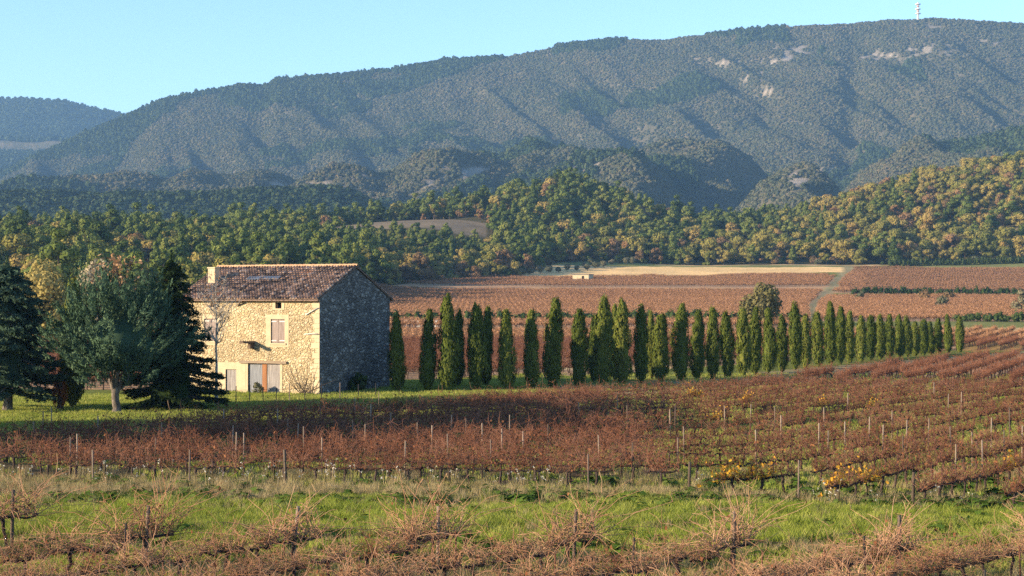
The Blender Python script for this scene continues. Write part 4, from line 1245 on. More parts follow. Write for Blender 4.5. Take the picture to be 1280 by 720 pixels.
def tiered_tree(name, label, cat, px, D, h, rad, mat, barkmat, z0, nb, droop, lw=.07, lh=.2, top_pow=1.0, trunk=.22, spray_len=.8, seedrot=0):
    X, D, z = at(px, D)
    root = empty(name, (X, D, z)); tag(root, label, cat)
    A = Acc(); lims = []
    pts, dirs, lens = [], [], []
    for i in range(nb):
        f = (i + .5) / nb
        zz = z0 + (h - .35 - z0) * f ** .92
        L = rad * (1 - f) ** top_pow * RNG.uniform(.78, 1.12) + .22
        a = i * 2.39996 + RNG.uniform(-.25, .25)
        u = np.array([math.cos(a), math.sin(a), 0])
        tipz = zz - droop * L * .35 + (.25 if droop <= 0 else 0) * L
        p0 = np.array([0, 0, zz]); p1 = u * L + np.array([0, 0, tipz])
        if L > .8: lims.append((p0, p1, .035 + .02 * L, .012))
        nn = max(3, int(L * 5.5))
        for s in np.linspace(.12, 1.0, nn):
            q = p0 + (p1 - p0) * s + np.array([0, 0, -.22 * droop * math.sin(s * PI) * L * .4])
            for sd in (-1, 0, 1):
                side = np.array([-u[1], u[0], 0]) * sd * .75
                dr = u * (.8 + .3 * (sd == 0)) + side + np.array([0, 0, -.25 * droop + .05])
                pts.append(q + RNG.normal(0, .04, 3)); dirs.append(dr + RNG.normal(0, .15, 3)); lens.append(spray_len * (.35 + .65 * (1 - abs(s - .45))) * min(1, L / 1.2 + .25))
    pts, dirs, lens = np.array(pts), np.array(dirs), np.array(lens)
    spray_tree(A, pts, dirs, lens, .13, 22, lw, lh, droop * .25)
    pt = np.array([[0, 0, h - .9], [0, 0, h - .5]])
    spray_tree(A, pt, np.array([[0, 0, 1.0]] * 2), .8, .10, 50, lw, lh)
    K = 9; tt = np.linspace(0, 1, K)
    tubes(A, np.stack([tt * 0, tt * 0, z0 + .2 + tt * (h - z0 - 1)], 1)[None], (rad * .42 * (1 - tt) ** top_pow + .05)[None], 9, cap=True)
    link_mesh('crown', A.mesh('crown', mat), root)
    link_mesh('trunk', trunk_mesh('trunk', barkmat, h * .8, trunk, .04, (0, 0), lims, 8), root)
    return root

round_conifer()
tiered_tree('cedar_tree', 'dark blue-green cedar with layered drooping boughs at the left edge', 'cedar', 9, 94.5, 9.0, 3.0, M['cedar'], M['pale_bark'], 1.35, 86, .55, .075, .22, .62, .26, .85)
tiered_tree('spruce_tree', 'tall dark spruce with boughs sweeping to the ground left of the facade', 'spruce', 214, 96.5, 9.3, 3.0, M['spruce'], M['bark'], .35, 84, .75, .065, .19, .85, .17, .75)

def thin_column():
    X, D, z = at(91, 98)
    root = empty('cypress_tree', (X, D, z)); tag(root, 'slim dark cypress showing under and behind the rounded blue-green conifer', 'cypress')
    root.scale = (1.0, 1.0, 1.30)
    link_mesh('trunk', CYP_TRUNK, root); link_mesh('crown', CYP[2], root)
    X, D, z = at(75, 95)
    r2 = empty('ivy_stump', (X, D, z)); tag(r2, 'rust-brown dead foliage clinging to a stump left of the rounded conifer', 'dead tree')
    A = Acc(); n = 60
    t = RNG.uniform(0, 1, n); a = RNG.uniform(0, 6.28, n); rr = .26 * (1 - .25 * t)
    P = np.stack([np.cos(a) * rr, np.sin(a) * rr, .25 + t * 1.7], 1)
    spray_tree(A, P, np.stack([np.cos(a) * .4, np.sin(a) * .4, np.ones(n)], 1), .5, .10, 24, .06, .15)
    link_mesh('foliage', A.mesh('foliage', M['rust_leaf']), r2)
    link_mesh('trunk', trunk_mesh('trunk', M['bark'], 2.3, .2, .13), r2)
thin_column()

def bare_tree(name, label, cat, px, D, h, bark, leafmat, spread, nl, trunk_r, first=.42, leaf=.13, nbr=26):
    X, D, z = at(px, D)
    root = empty(name, (X, D, z), RNG.uniform(0, 6)); tag(root, label, cat)
    lims, tips = [], []
    for i in range(nbr):
        f = RNG.uniform(first, .97); a = i * 2.4 + RNG.uniform(-.4, .4)
        L = spread * (1.15 - f) * RNG.uniform(.7, 1.3) + .25
        p0 = np.array([0, 0, h * f]); p1 = p0 + np.array([math.cos(a) * L * .7, math.sin(a) * L * .7, L * .95])
        lims.append((p0, p1, trunk_r * .40 * (1.15 - f) + .008, .006))
        for j in range(4):
            s = RNG.uniform(.3, 1); q = p0 + (p1 - p0) * s; e = q + (rand_dir(1)[0] * .5 + np.array([0, 0, .35])) * L * .55
            lims.append((q, e, .010, .004)); tips += [q, e, (q + e) / 2]
        tips.append(p1)
    link_mesh('trunk', trunk_mesh('trunk', bark, h * .96, trunk_r, .015, (RNG.uniform(-.2, .2), 0), lims, 7), root)
    T = np.array(tips); c = T[RNG.integers(0, len(T), nl)] + RNG.normal(0, .16, (nl, 3))
    A = Acc(); leaves(A, c, rand_dir(nl), leaf * RNG.uniform(.6, 1.3, nl), leaf * 1.2 * RNG.uniform(.6, 1.3, nl), tip=.5)
    link_mesh('foliage', A.mesh('foliage', leafmat), root)
    return root
bare_tree('young_tree', 'slender pale-trunked young tree nearly bare in front of the farmhouse facade', 'young tree', 271, 100, 8.0, M['birch_bark'], M['dry_leaf'], 2.7, 240, .11, leaf=.10, nbr=34)
bare_tree('withered_tree', 'tree with withered pinkish-brown leaves showing above the rounded conifer', 'withered tree', 146, 98.5, 8.7, M['bark'], M['dry_leaf'], 3.6, 520, .12, .4, .17, 34)

def soft_tree(name, label, cat, px, D, h, w, mat, leaf, lob_n, group=None, bark=None, low=.2, dens=1.0):
    X, D, z = at(px, D)
    root = empty(name, (X, D, z)); tag(root, label, cat, group)
    A = Acc(); lob = []
    for i in range(lob_n):
        f = RNG.uniform(0, 1); a = i * 2.4 + RNG.uniform(-.5, .5)
        rad = w * .5 * .72 * math.sqrt(max(.05, 1 - (f * 1.0 - .25) ** 2 * 1.1)) * RNG.uniform(.35, 1.0)
        r = w * .5 * RNG.uniform(.30, .46)
        lob.append(((math.cos(a) * rad, math.sin(a) * rad, h * low + (h * (.88 - low)) * f), np.array([r, r, r * 1.05])))
    crown_lobes(A, lob, dens, leaf, core=.62, scatter_n=.8)
    link_mesh('crown', A.mesh('crown', mat), root)
    link_mesh('trunk', trunk_mesh('trunk', bark or M['bark'], h * .5, w * .03, w * .015), root)
    return root
soft_tree('willow_tree', 'golden-yellow rounded willow behind the left-hand conifers', 'willow', 58, 190, 11.4, 8.4, M['willow'], .32, 16, dens=1.5)
soft_tree('poplar_tree', 'pale straw-coloured bushy tree between the golden willow and the rounded conifer', 'poplar', 106, 205, 11.0, 7.6, M['pale_leaf'], .30, 14, dens=.9)
soft_tree('lone_tree', 'round olive-brown tree standing alone in the field behind the cypress row', 'tree', 954, dist_for(954, 407), 7.6, 7.8, M['lone'], .40, 16, dens=1.4, low=.12)
soft_tree('edge_tree', 'olive-brown tree at the right edge beside the far hedge', 'tree', 1281, dist_for(1281, 392), 5.6, 6.0, M['olive'], .40, 10, low=.12)
for (p, y, h, w, l) in ((1157, 377, 2.9, 4.6, 'low russet bush on the far hedge line, left of its greener neighbour'), (1186, 376, 2.9, 4.6, 'low green bush on the far hedge line, right of a russet bush'),
                        (1178, 386, 2.6, 4.6, 'low olive bush in the far vineyard below the hedge'), (1075, 376, 2.6, 4.2, 'green bush ending the far hedge beside the field track')):
    soft_tree('field_bush', l, 'bush', p, dist_for(p, y), h, w, M['russet'] if 'russet' in l else M['olive'], .35, 8, low=.1)

# hedges across the fields
def hedge(label, pts, h, w, seed):
    A = Acc(); rng = np.random.default_rng(seed)
    for (x0, d0), (x1, d1) in zip(pts[:-1], pts[1:]):
        L = math.hypot(x1 - x0, d1 - d0); n = int(L / .9)
        for i in range(n):
            f = (i + rng.uniform(0, 1)) / n
            x, d = x0 + (x1 - x0) * f, d0 + (d1 - d0) * f
            hh = h * rng.uniform(.65, 1.25)
            crown_lobes(A, [((x, d + rng.uniform(-.3, .3), float(ground_z(x, d)) + hh * .5), np.array([.8, w * .5, hh * .55]))], .55, .34, core=.8)
    return tag(link_mesh('hedge', A.mesh('hedge', M['hedge'])), label, 'hedge')
P2 = lambda px, D: ((px - 640) * D / FPX, D)
hedge('long low dark hedge crossing the field behind the cypress row', [P2(470, 318), P2(700, 318), P2(1000, 316)], 2.1, 1.6, 1)
hedge('dark hedge running right from the field track across the slope', [P2(1066, 512), P2(1140, 514), P2(1275, 508)], 2.3, 2.0, 2)
hedge('short dark hedge at the right edge below the far vineyards', [P2(1196, 322), P2(1300, 318)], 2.0, 1.6, 3)
hedge('dark bramble bank along the right end of the field edge under the wooded hill', [P2(1110, 738), P2(1180, 741), P2(1290, 744)], 3.0, 2.6, 4)

# young olive trees by the shed
OLV = []
for k in range(3):
    A = Acc(); lob = [((RNG.uniform(-.5, .5), RNG.uniform(-.5, .5), RNG.uniform(1.0, 2.1)), np.array([.85, .85, .75]) * RNG.uniform(.75, 1.1)) for _ in range(6)]
    crown_lobes(A, lob, 1.5, .25, core=.7, mat=0)
    tubes(A, limb((0, 0, -.1), (0, 0, 1.4), .08)[None], np.linspace(.1, .06, 5)[None], 5, mat=1)
    OLV.append(A.mesh('olive_tree', [M['olive'], M['bark']]))
for i, (zx, zy) in enumerate([(150, 160), (195, 160), (237, 158), (283, 153), (325, 150), (368, 148), (410, 142), (455, 141), (490, 122), (505, 140), (530, 118), (545, 128), (580, 125), (620, 112), (655, 108), (690, 112), (720, 110), (755, 98), (790, 100), (850, 92), (870, 92)]):
    p, y = 600 + zx / 3.765, 300 + zy / 3.765
    D = dist_for(p, y + 1.5); X, D, z = at(p, D)
    o = link_mesh('olive_tree', OLV[i % 3]); o.location = (X, D, z); o.rotation_euler = (0, 0, i * 1.3); s = RNG.uniform(.95, 1.45); o.scale = (s, s, s)
    tag(o, 'small round grey-green olive tree in the line along the field edge above the shed', 'olive tree', 'olive trees along the field edge')

# field shed
def build_shed():
    D = dist_for(729, 351.5); X, D, z = at(729, D)
    root = empty('field_shed', (X, D, z), math.radians(-24)); tag(root, 'tiny pale stone shed with a dark flat roof alone at the field edge', 'shed')
    A = Acc(); A.flat = True; h = 2.5
    x0, x1, y0, y1 = -3.6, 3.0, -2, 3
    A.add([(x0, y0, -1), (.2, y0, -1), (.2, y0, h), (x0, y0, h), (1.2, y0, -1), (x1, y0, -1), (x1, y0, h), (1.2, y0, h), (.2, y0, 2.0), (1.2, y0, 2.0), (1.2, y0 + .3, -1), (.2, y0 + .3, -1), (.2, y0 + .3, 2.0), (1.2, y0 + .3, 2.0), (x1, y1, -1), (x1, y1, h), (x0, y1, -1), (x0, y1, h)],
          [(0, 1, 2, 3), (4, 5, 6, 7), (8, 9, 7, 2), (1, 11, 12, 8), (4, 9, 13, 10), (8, 12, 13, 9), (5, 14, 15, 6), (14, 16, 17, 15), (16, 0, 3, 17)])
    link_mesh('wall', A.mesh('wall', M['plaster']), root)
    B = Acc(); B.box(x0 - .25, x1 + .25, y0 - .25, y1 + .25, h + .003, h + .22)
    link_mesh('roof', B.mesh('roof', rough_mat('dark_shed_roof', [(.3, (.10, .095, .09)), (.7, (.17, .16, .155))], 2)), root)
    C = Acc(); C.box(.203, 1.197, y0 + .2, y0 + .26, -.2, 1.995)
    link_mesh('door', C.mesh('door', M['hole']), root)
build_shed()

# transmitter on the summit
def build_tower():
    px = 1148.0
    i = int(round((px - MPX[0]) / 6)); col = MZ[:, i]; j = int(np.argmax((col - CAM_H) / MD))
    D = float(MD[j]) + 12; X = (px - 640) * D / FPX; z = float(col[j]) - 6
    ztop = CAM_H + (HORIZON - 2.5) * D / FPX - z
    root = empty('transmitter_tower', (X, D, z)); tag(root, 'small white transmitter mast with round platforms on the mountain top', 'transmitter mast')
    A = Acc(); tubes(A, [[(0, 0, -4), (0, 0, ztop * .5), (0, 0, ztop)]], [[2.2, 1.7, 1.2]], 10, cap=True)
    link_mesh('mast', A.mesh('mast', M['white_iron']), root)
    red = rough_mat('red_white_paint', [(.3, (.45, .16, .12)), (.7, (.55, .25, .2))], 2)
    for k, f in enumerate((.50, .70, .92)):
        B = Acc(); zz = ztop * f
        tubes(B, [[(0, 0, zz - 1.3), (0, 0, zz - .9), (0, 0, zz), (0, 0, zz + .6)]], [[2.2, 5.2, 5.4, 5.0]], 14, cap=True)
        link_mesh('platform', B.mesh('platform', M['white_iron']), root)
    for f in (.58, .80):
        B = Acc(); zz = ztop * f
        tubes(B, [[(0, 0, zz), (0, 0, zz + 2.0)]], [[2.6, 2.6]], 10)
        link_mesh('paint_band', B.mesh('paint_band', red), root)
    B = Acc(); B.box(3, 17, -5, 3, -4, 9); B.box(3.5, 16.5, -4.6, 2.6, 9.001, 10)
    link_mesh('equipment_hut', B.mesh('equipment_hut', M['plaster']), root)
build_tower()

for i, (x, d, sc_) in enumerate(((-31, 62, 1.25), (-33, 67, 1.5), (-36, 71, 1.45), (-41, 73, 1.5), (-38, 64, 1.5))):
    o = link_mesh('pine_tree', PINES[i % 5]); o.location = (x, d, float(ground_z(x, d))); o.scale = (sc_,) * 3; o.rotation_euler = (0, 0, i * 1.9)
    tag(o, 'pine standing beyond the left edge of the vineyard and shading its far rows', 'pine tree', 'pines shading the vineyard from the left')

# bushes at the farmhouse
def house_pt(lx, ly):
    c, s = math.cos(HOUSE_ANG), math.sin(HOUSE_ANG)
    return HX + lx * c - ly * s, HD + lx * s + ly * c
x, y = house_pt(.75, 4.1)
b = soft_tree('shrub', 'dark evergreen shrub against the shaded gable wall', 'shrub', 640 + 2000 * x / y, y, 1.4, 1.7, M['hedge'], .16, 8, low=.15, dens=1.3)
def climbing_shrub():
    x, y = house_pt(-1.1, -.45)
    root = empty('bare_shrub', (x, y, float(ground_z(x, y))), HOUSE_ANG); tag(root, 'leafless fan-trained shrub against the facade near its right corner', 'shrub')
    A = Acc(); C = []
    for i in range(16):
        a = RNG.uniform(-1.15, 1.15); L = RNG.uniform(1.3, 3.4)
        s = np.linspace(0, 1, 6)[:, None]
        e = np.array([math.sin(a) * L, RNG.uniform(.0, .25), math.cos(a) * L * .8])
        C.append(s * e + np.sin(s * PI) * RNG.normal(0, .1, 3) * [1, .2, 1] + [0, 0, -.05])
    tubes(A, C, np.linspace(.028, .010, 6)[None], 4)
    link_mesh('stems', A.mesh('stems', M['bark']), root)
climbing_shrub()
x, y = house_pt(-4.6, -.8)
soft_tree('shrub', 'small olive shrub standing before the barn doorway', 'shrub', 640 + 2000 * x / y, y, .8, 1.0, M['olive'], .10, 6, low=.1, dens=1.2)

# wire fence on the grass before the farmhouse
def wire_fence():
    pts = [(262, 101), (277, 101.5), (295, 102), (312, 102.5), (329, 103), (345, 103.5), (362, 104), (381, 104.5), (402, 105), (425, 106), (448, 107.5), (470, 109)]
    root = empty('wire_fence', at(340, 103)); tag(root, 'thin wire fence on low posts across the grass before the farmhouse', 'fence')
    inv = np.array(root.location)
    W = [[], []]
    for i, (p, D) in enumerate(pts):
        X, D, z = at(p, D); q = np.array([X, D, z]) - inv
        A = Acc(); h = RNG.uniform(.95, 1.2)
        tubes(A, [[q + [0, 0, -.2], q + [RNG.uniform(-.03, .03), 0, h]]], .032, 5, cap=True)
        link_mesh('post', A.mesh('post', M['dark_iron'] if i % 3 else M['stake_wood']), root)
        W[0].append(q + [0, -.035, .85]); W[1].append(q + [0, -.035, .45])
    for w in W:
        B = Acc(); tubes(B, [w], .008, 4); link_mesh('wire', B.mesh('wire', M['dark_iron']), root)
wire_fence()
for i, p in enumerate((508, 516, 523, 531, 538, 545)):
    D = 298 + RNG.uniform(-2, 2); X, D, z = at(p, D)
    A = Acc(); A.box(-.28, .28, -.28, .28, -.1, 1.1); A.box(-.31, .31, -.31, .31, 1.101, 1.16)
    o = link_mesh('plant_guard', A.mesh('plant_guard', M['white_iron'])); o.location = (X, D, z)
    tag(o, 'pale plant guard in the short line below the long hedge', 'plant guard', 'plant guards below the long hedge')

# ------------------------------------------------------------------ vines
def vine_canes(n, zc, lw, Lr, up=1.0, r=.0085, half=.6, side=.35, flop=.25):
    s = np.linspace(0, 1, 6)
    x0 = RNG.uniform(-half, half, n)
    b = np.stack([x0, RNG.normal(0, .04, n), np.full(n, zc) + RNG.normal(0, .03, n)], 1)
    d = np.stack([RNG.normal(0, .55, n), RNG.normal(0, side, n), np.abs(RNG.normal(.9, .35, n)) * up], 1)
    L = RNG.uniform(Lr[0], Lr[1], n)[:, None, None]
    d = unit(d)[:, None]
    sag = np.stack([RNG.normal(0, .22, n), RNG.normal(0, .2, n), -np.abs(RNG.normal(flop, .18, n))], 1)[:, None]
    P = b[:, None] + d * (s[None, :, None] * L) + sag * (s[None, :, None] ** 2) * L
    P += RNG.normal(0, .02, P.shape) * (s[None, :, None] > 0)
    R = np.linspace(r, r * .45, 6)[None].repeat(n, 0)
    return P, R
def laterals(P, n, L=(.15, .5), r=.005):
    i = RNG.integers(0, len(P), n); j = RNG.integers(1, 6, n)
    b = P[i, j]; d = rand_dir(n) * np.array([1, .8, .7]) + np.array([0, 0, .35])
    s = np.linspace(0, 1, 3)
    Q = b[:, None] + unit(d)[:, None] * (s[None, :, None] * RNG.uniform(L[0], L[1], n)[:, None, None]) + RNG.normal(0, .02, (n, 3, 3)) * (s[None, :, None] > 0)
    return Q, np.linspace(r, r * .6, 3)[None].repeat(n, 0)

class VineKit: pass
def make_vine(nc, nl, canemat, leafmat=None, nleaf=0, zc=.62, Lr=(.5, 1.25), r=.0085, leafs=.08, half=.6, **kw):
    k = VineKit()
    A = Acc(); s = np.linspace(0, 1, 7)[:, None]
    P = np.array([0, 0, -.12]) + s * np.array([RNG.uniform(-.12, .12), RNG.uniform(-.06, .06), zc + .12]) + RNG.normal(0, .022, (7, 3)) * (s > 0) * (s < 1)
    tubes(A, P[None], (np.array([.055, .045, .042, .040, .042, .046, .05]) * RNG.uniform(.8, 1.2))[None], 6, cap=True)
    k.trunk = A.mesh('trunk', M['vine_wood'])
    top = P[-1]
    A = Acc(); sg = np.linspace(-1, 1, 13)[:, None]
    Q = top * (1 - np.abs(sg)) + np.concatenate([sg * half, RNG.normal(0, .02, (13, 1)), zc + RNG.normal(0, .025, (13, 1))], 1) * np.abs(sg) + np.array([0, 0, .0])
    Q[:, 1:] += RNG.normal(0, .025, (13, 2)); Q[:, 0] = np.linspace(-half, half, 13) + top[0] * (1 - np.abs(sg[:, 0]))
    tubes(A, Q[None], (np.abs(RNG.normal(.024, .010, 13)) + .006)[None], 6, cap=True)
    k.cordon = A.mesh('cordon', M['vine_wood'])
    A = Acc()
    P, R = vine_canes(nc, zc, .5, Lr, r=r, half=half, **kw)
    tubes(A, P, R, 3)
    Qs, Rs = laterals(P, nl, r=r * .62); tubes(A, Qs, Rs, 3)
    k.canes = A.mesh('canes', canemat)
    k.leaves = None
    if nleaf:
        B = Acc(); i = RNG.integers(0, len(P), nleaf); j = RNG.integers(1, 6, nleaf)
        c = P[i, j] + RNG.normal(0, .05, (nleaf, 3))
        leaves(B, c, rand_dir(nleaf) + np.array([0, -.3, .2]), leafs * RNG.uniform(.6, 1.3, nleaf), leafs * RNG.uniform(.6, 1.3, nleaf), tip=.6)
        k.leaves = B.mesh('leaves', leafmat)
    return k
def join_kit(k, name):
    """one mesh of a whole vine for the mass behind"""
    A = Acc(); mats = []
    for me in (k.trunk, k.cordon, k.canes, k.leaves):
        if me is None: continue
        v = np.zeros(len(me.vertices) * 3); me.vertices.foreach_get('co', v)
        q = [tuple(p.vertices) for p in me.polygons]
        mats.append(me.materials[0])
        A.add(v.reshape(-1, 3), [f for f in q if len(f) == 4], [f for f in q if len(f) == 3], mat=len(mats) - 1)
    return A.mesh(name, mats)
VK = [make_vine(38, 64, M['cane'], M['brown_leaf'], 20, Lr=(.35, 1.0)) for _ in range(9)]
VKD = [make_vine(30, 52, M['cane'], M['brown_leaf'], 22, Lr=(.35, 1.05), r=.011) for _ in range(6)]      # for the mass behind
VKY = [make_vine(40, 70, M['cane'], M['yellow_leaf'], (90, 150, 115)[_], leafs=.092, Lr=(.3, .9)) for _ in range(3)]
VKF = [make_vine((75, 45, 92, 32, 66, 50, 98, 40)[q_], (140, 80, 165, 60, 120, 90, 170, 74)[q_], M['cane'] if q_ == 3 else M['pale_cane'], M['brown_leaf'], 14, zc=.70, Lr=(.4, 1.3), r=.0082, leafs=.07, flop=.42, side=.55, up=.9, half=(.6, .35, .6, .3, .55, .45, .6, .35)[q_]) for q_ in range(8)]
VKE = [make_vine(90, 170, M['pale_cane'], M['brown_leaf'], 14, zc=.80, Lr=(.6, 1.9), r=.0105, leafs=.07, flop=.32, side=.45, half=.8) for _ in range(4)]

def place_vine(kit, name, X, D, ang, label, group, s=1.0):
    root = empty(name, (X, D, float(ground_z(X, D))), ang, s); tag(root, label, 'vine', group)
    link_mesh('trunk', kit.trunk, root); link_mesh('cordon', kit.cordon, root); link_mesh('canes', kit.canes, root)
    if kit.leaves: link_mesh('leaves', kit.leaves, root)
    return root

def main_vineyard():
    rows = []
    xs = np.linspace(-48, 62, 4401)
    base = row_base(xs)
    out = []
    for k2 in range(-8, 44):
        k = k2 / 2.0
        Dd = base + k * ROW_S
        half = (k2 % 2 != 0)
        arc = np.concatenate([[0], np.cumsum(np.hypot(np.diff(xs), np.diff(Dd)))])
        a = np.arange(RNG.uniform(0, 1), arc[-1], 1.12)
        x = np.interp(a, arc, xs); d = np.interp(a, arc, Dd)
        ang = np.arctan2(np.interp(a + .3, arc, Dd) - np.interp(a - .3, arc, Dd), np.interp(a + .3, arc, xs) - np.interp(a - .3, arc, xs))
        lim = back_edge(x)
        ok = (d > front_edge(x)) & (d < lim) & (np.abs(x) < .345 * d + 3)
        if half: ok &= x < 5.5
        ok &= RNG.random(len(x)) > .03
        for i in np.where(ok)[0]: out.append((x[i], d[i], ang[i], k2))
    V = np.array(out)
    d_rel = V[:, 1]
    order = np.argsort(d_rel)
    near = order[:215]; rest = order[215:]
    px = 640 + 2000 * V[:, 0] / V[:, 1]
    yb = lambda p, d: ((860 < p) & (p < 970) & (d > 53) & (d < 60)) | ((995 < p) & (p < 1085) & (d < 55))
    for i in near:
        X, D, a, k2 = V[i]
        p = px[i]
        yellow = (yb(p, D) and RNG.random() < .75) or (p > 1080 and RNG.random() < .04)
        if yellow:
            kit, l, g = VKY[int(RNG.integers(0, 3))], 'vine still carrying bright yellow leaves at the near edge of the vineyard', 'yellow-leaved vines'
        else:
            kit = VK[int(RNG.integers(0, 9))]
            if p < 840: l, g = 'bare red-brown vine in the nearest rows of the vineyard below the farmhouse and cypresses', 'vines of the nearest rows on the left'
            else: l, g = 'bare red-brown vine in the rows that swing away on the right of the vineyard', 'vines of the curving rows on the right'
        place_vine(kit, 'vine', X, D, a, l, g, RNG.uniform(.92, 1.12))
    P = np.stack([V[rest, 0], V[rest, 1], ground_z(V[rest, 0], V[rest, 1])], 1)
    yel = RNG.random(len(rest)) < np.where(px[rest] > 860, .012, .004)
    idx = np.where(yel, RNG.integers(6, 9, len(rest)), RNG.integers(0, 6, len(rest)))
    source_collection('vine_mass', [join_kit(k, 'vine_mass') for k in VKD + VKY])
    scatter('vine_rows', 'vine_mass', P, RNG.uniform(.9, 1.15, len(rest)) * np.where(px[rest] > 840, .85, 1), V[rest, 2] + PI * (RNG.random(len(rest)) < .5), 'farther rows of bare red-brown vines filling the vineyard', idx=idx)
    return V
VINES = main_vineyard()

# stakes among the vines: tops read from the photograph, feet on the nearest row
STK = [(43, 527), (53.5, 514), (65, 509), (122.5, 520), (97, 542), (87.5, 546), (116.7, 562), (194.5, 547), (202, 528), (237, 562), (280, 511), (291, 531.5), (295, 540), (305, 541), (347, 511), (359.5, 523), (372, 529), (380, 533),
       (402, 547), (400, 509), (443, 497), (474, 489), (463, 505), (441, 525), (456, 530), (489, 516), (506, 551), (522, 528), (540, 531.6), (560, 542), (564, 518.5), (583, 523), (603, 529), (627.6, 535.7), (637, 518.5), (614, 549), (654.5, 539),
       (685, 530), (723.5, 503), (735.6, 567.7), (749, 543.6), (790, 553), (772, 494), (784, 506), (838, 511.6), (843.5, 506), (855, 533), (847, 547), (906, 507), (938, 505), (945, 537), (968, 508), (976, 519), (997.6, 575), (1030, 509), (1034.6, 538),
       (1023, 528.6), (1059.5, 491.7), (1056, 526.7), (1185, 492), (1201, 490), (1167.5, 478), (1114.5, 513), (1133, 525), (1160, 523), (1188, 533), (1238.5, 522), (1254.6, 537.7), (1103, 531), (1262, 509.5), (1086, 521), (1128.5, 545), (1194, 555), (1228, 550), (1277, 532), (1215, 540)]
DARK = {(357.5, 562): 'dark leaning stake at the front of the vineyard left of centre', (861, 577): 'dark stake at the front of the vineyard beside the yellow vines', (1140.6, 590): 'dark stake at the front corner of the vineyard on the right'}
PALE = rough_mat('pale_stake_wood', [(0.3, (.15, .11, .08)), (0.7, (.27, .21, .16))], 6, (4, 4, .5), bump=.2, rnd=.3)
STM = []
for k in range(4):
    A = Acc(); le = RNG.uniform(-.03, .03, 2)
    tubes(A, [[(0, 0, -.3), (le[0] * .5, le[1] * .5, .5), (le[0], le[1], 1.0)]], [[.031, .029, .026]], 6, cap=True)
    STM.append(A.mesh('stake', M['stake_wood'] if k % 2 else PALE))
A = Acc(); tubes(A, [[(0, 0, -.3), (.02, 0, .5), (.05, 0, 1.0)]], .055, 6, cap=True); STM_DARK = A.mesh('stake', M['bark'])
for i, (p, y) in enumerate(STK + list(DARK)):
    D = 2000 * (CAM_H - 1.45) / (y - HORIZON)
    X = (p - 640) * D / FPX
    fr = float(front_edge(X)) + .4
    D = max(D, fr); X = (p - 640) * D / FPX
    gz = float(ground_z(X, D)); h = CAM_H - (y - HORIZON) * D / FPX - gz
    o = link_mesh('stake', STM_DARK if (p, y) in DARK else STM[i % 4])
    o.location = (X, D, gz); o.rotation_euler = (0, 0, i * 1.7); o.scale = (1, 1, max(.9, h))
    if (p, y) in DARK: tag(o, DARK[(p, y)], 'stake', 'vineyard stakes')
    else:
        side = 'vineyard below the farmhouse' if p < 430 else ('vineyard below the cypress row' if p < 860 else 'curving rows of the right vineyard')
        tag(o, '%s wooden stake among the bare vines of the %s' % ('weathered grey' if i % 2 else 'pale', side), 'stake', 'vineyard stakes')

# ------------------------------------------------------------------ the near rows: each begins at a stake and runs towards us and to the left
F_STK = [(17, 612, 'w'), (186, 634, 'w'), (373, 634, 'w'), (548, 635, 'w'), (720, 637, 'w'), (918, 640, 'w'), (1124, 645, 'w'),
         (357, 655, 'r'), (205, 675, 'r'), (570, 666, 'r'), (694, 691, 'r'), (953, 690, 'r'), (1031, 690, 'r'), (1274, 684, 'r'), (158, 656, 'd'), (793, 672, 'd'), (1080, 672, 'd'), (1230, 714, 'd')]
F_LAB = ['wooden end stake of the near row at the left edge', 'wooden end stake just right of a thin black iron one, near left', 'leaning wooden end stake with a thick knotted vine, left of centre', 'tall wooden end stake nearest the picture centre, rusty rod at its right',
         'greyish wooden end stake right of centre with a vine arching beside it', 'dark wooden end stake with canes fanning left and right at the near right', 'dark wooden end stake of the near row farthest right',
         'rusty rod close beside the leaning wooden end stake', 'short rusty rod between the near left end stakes', 'rusty rod standing right of the tall central end stake', 'short rusty rod at the foot of the greyish end stake',
         'rusty rod tied by a horizontal cane to the dark fanning end stake', 'short rusty rod alone in the grass between two near right rows', 'rusty rod at the right edge of the near rows',
         'thin black iron stake at the near left', 'thin black iron stake alone in the grass right of centre', 'short black iron stake left of the farthest right end stake', 'black iron stake tip at the bottom near the right corner']
FE = []
for (p, y, t), l in zip(F_STK, F_LAB):
    h = {'w': 1.62, 'r': 1.12, 'd': 1.35}[t]
    D = 2000 * (CAM_H - h) / (y - HORIZON); X = (p - 640) * D / FPX
    A = Acc(); r = {'w': .048, 'r': .022, 'd': .026}[t]
    lean = {373: (.16, 0)}.get(p, (RNG.uniform(-.03, .08), RNG.uniform(-.03, .03)))
    tubes(A, [[(0, 0, -.3), (lean[0] * .5, lean[1] * .5, h * .5), (lean[0], lean[1], h)]], [[r * 1.05, r, r * .9]], 6 if t == 'w' else 4, cap=True)
    o = link_mesh({'w': 'end_stake', 'r': 'iron_rod', 'd': 'iron_stake'}[t], A.mesh('stake', {'w': M['stake_wood'], 'r': M['rust'], 'd': M['dark_iron']}[t]))
    o.location = (X - lean[0], D, float(ground_z(X, D)))
    tag(o, l, 'stake', 'stakes of the near rows')
    if t == 'w': FE.append((X, D))
FE.append((13.2, 39.0)); FE.append((-15.9, 40.5))
FDIR = np.array([-.70, -.71])
FVL = ['vine with an arching mass of canes tied to the %s']
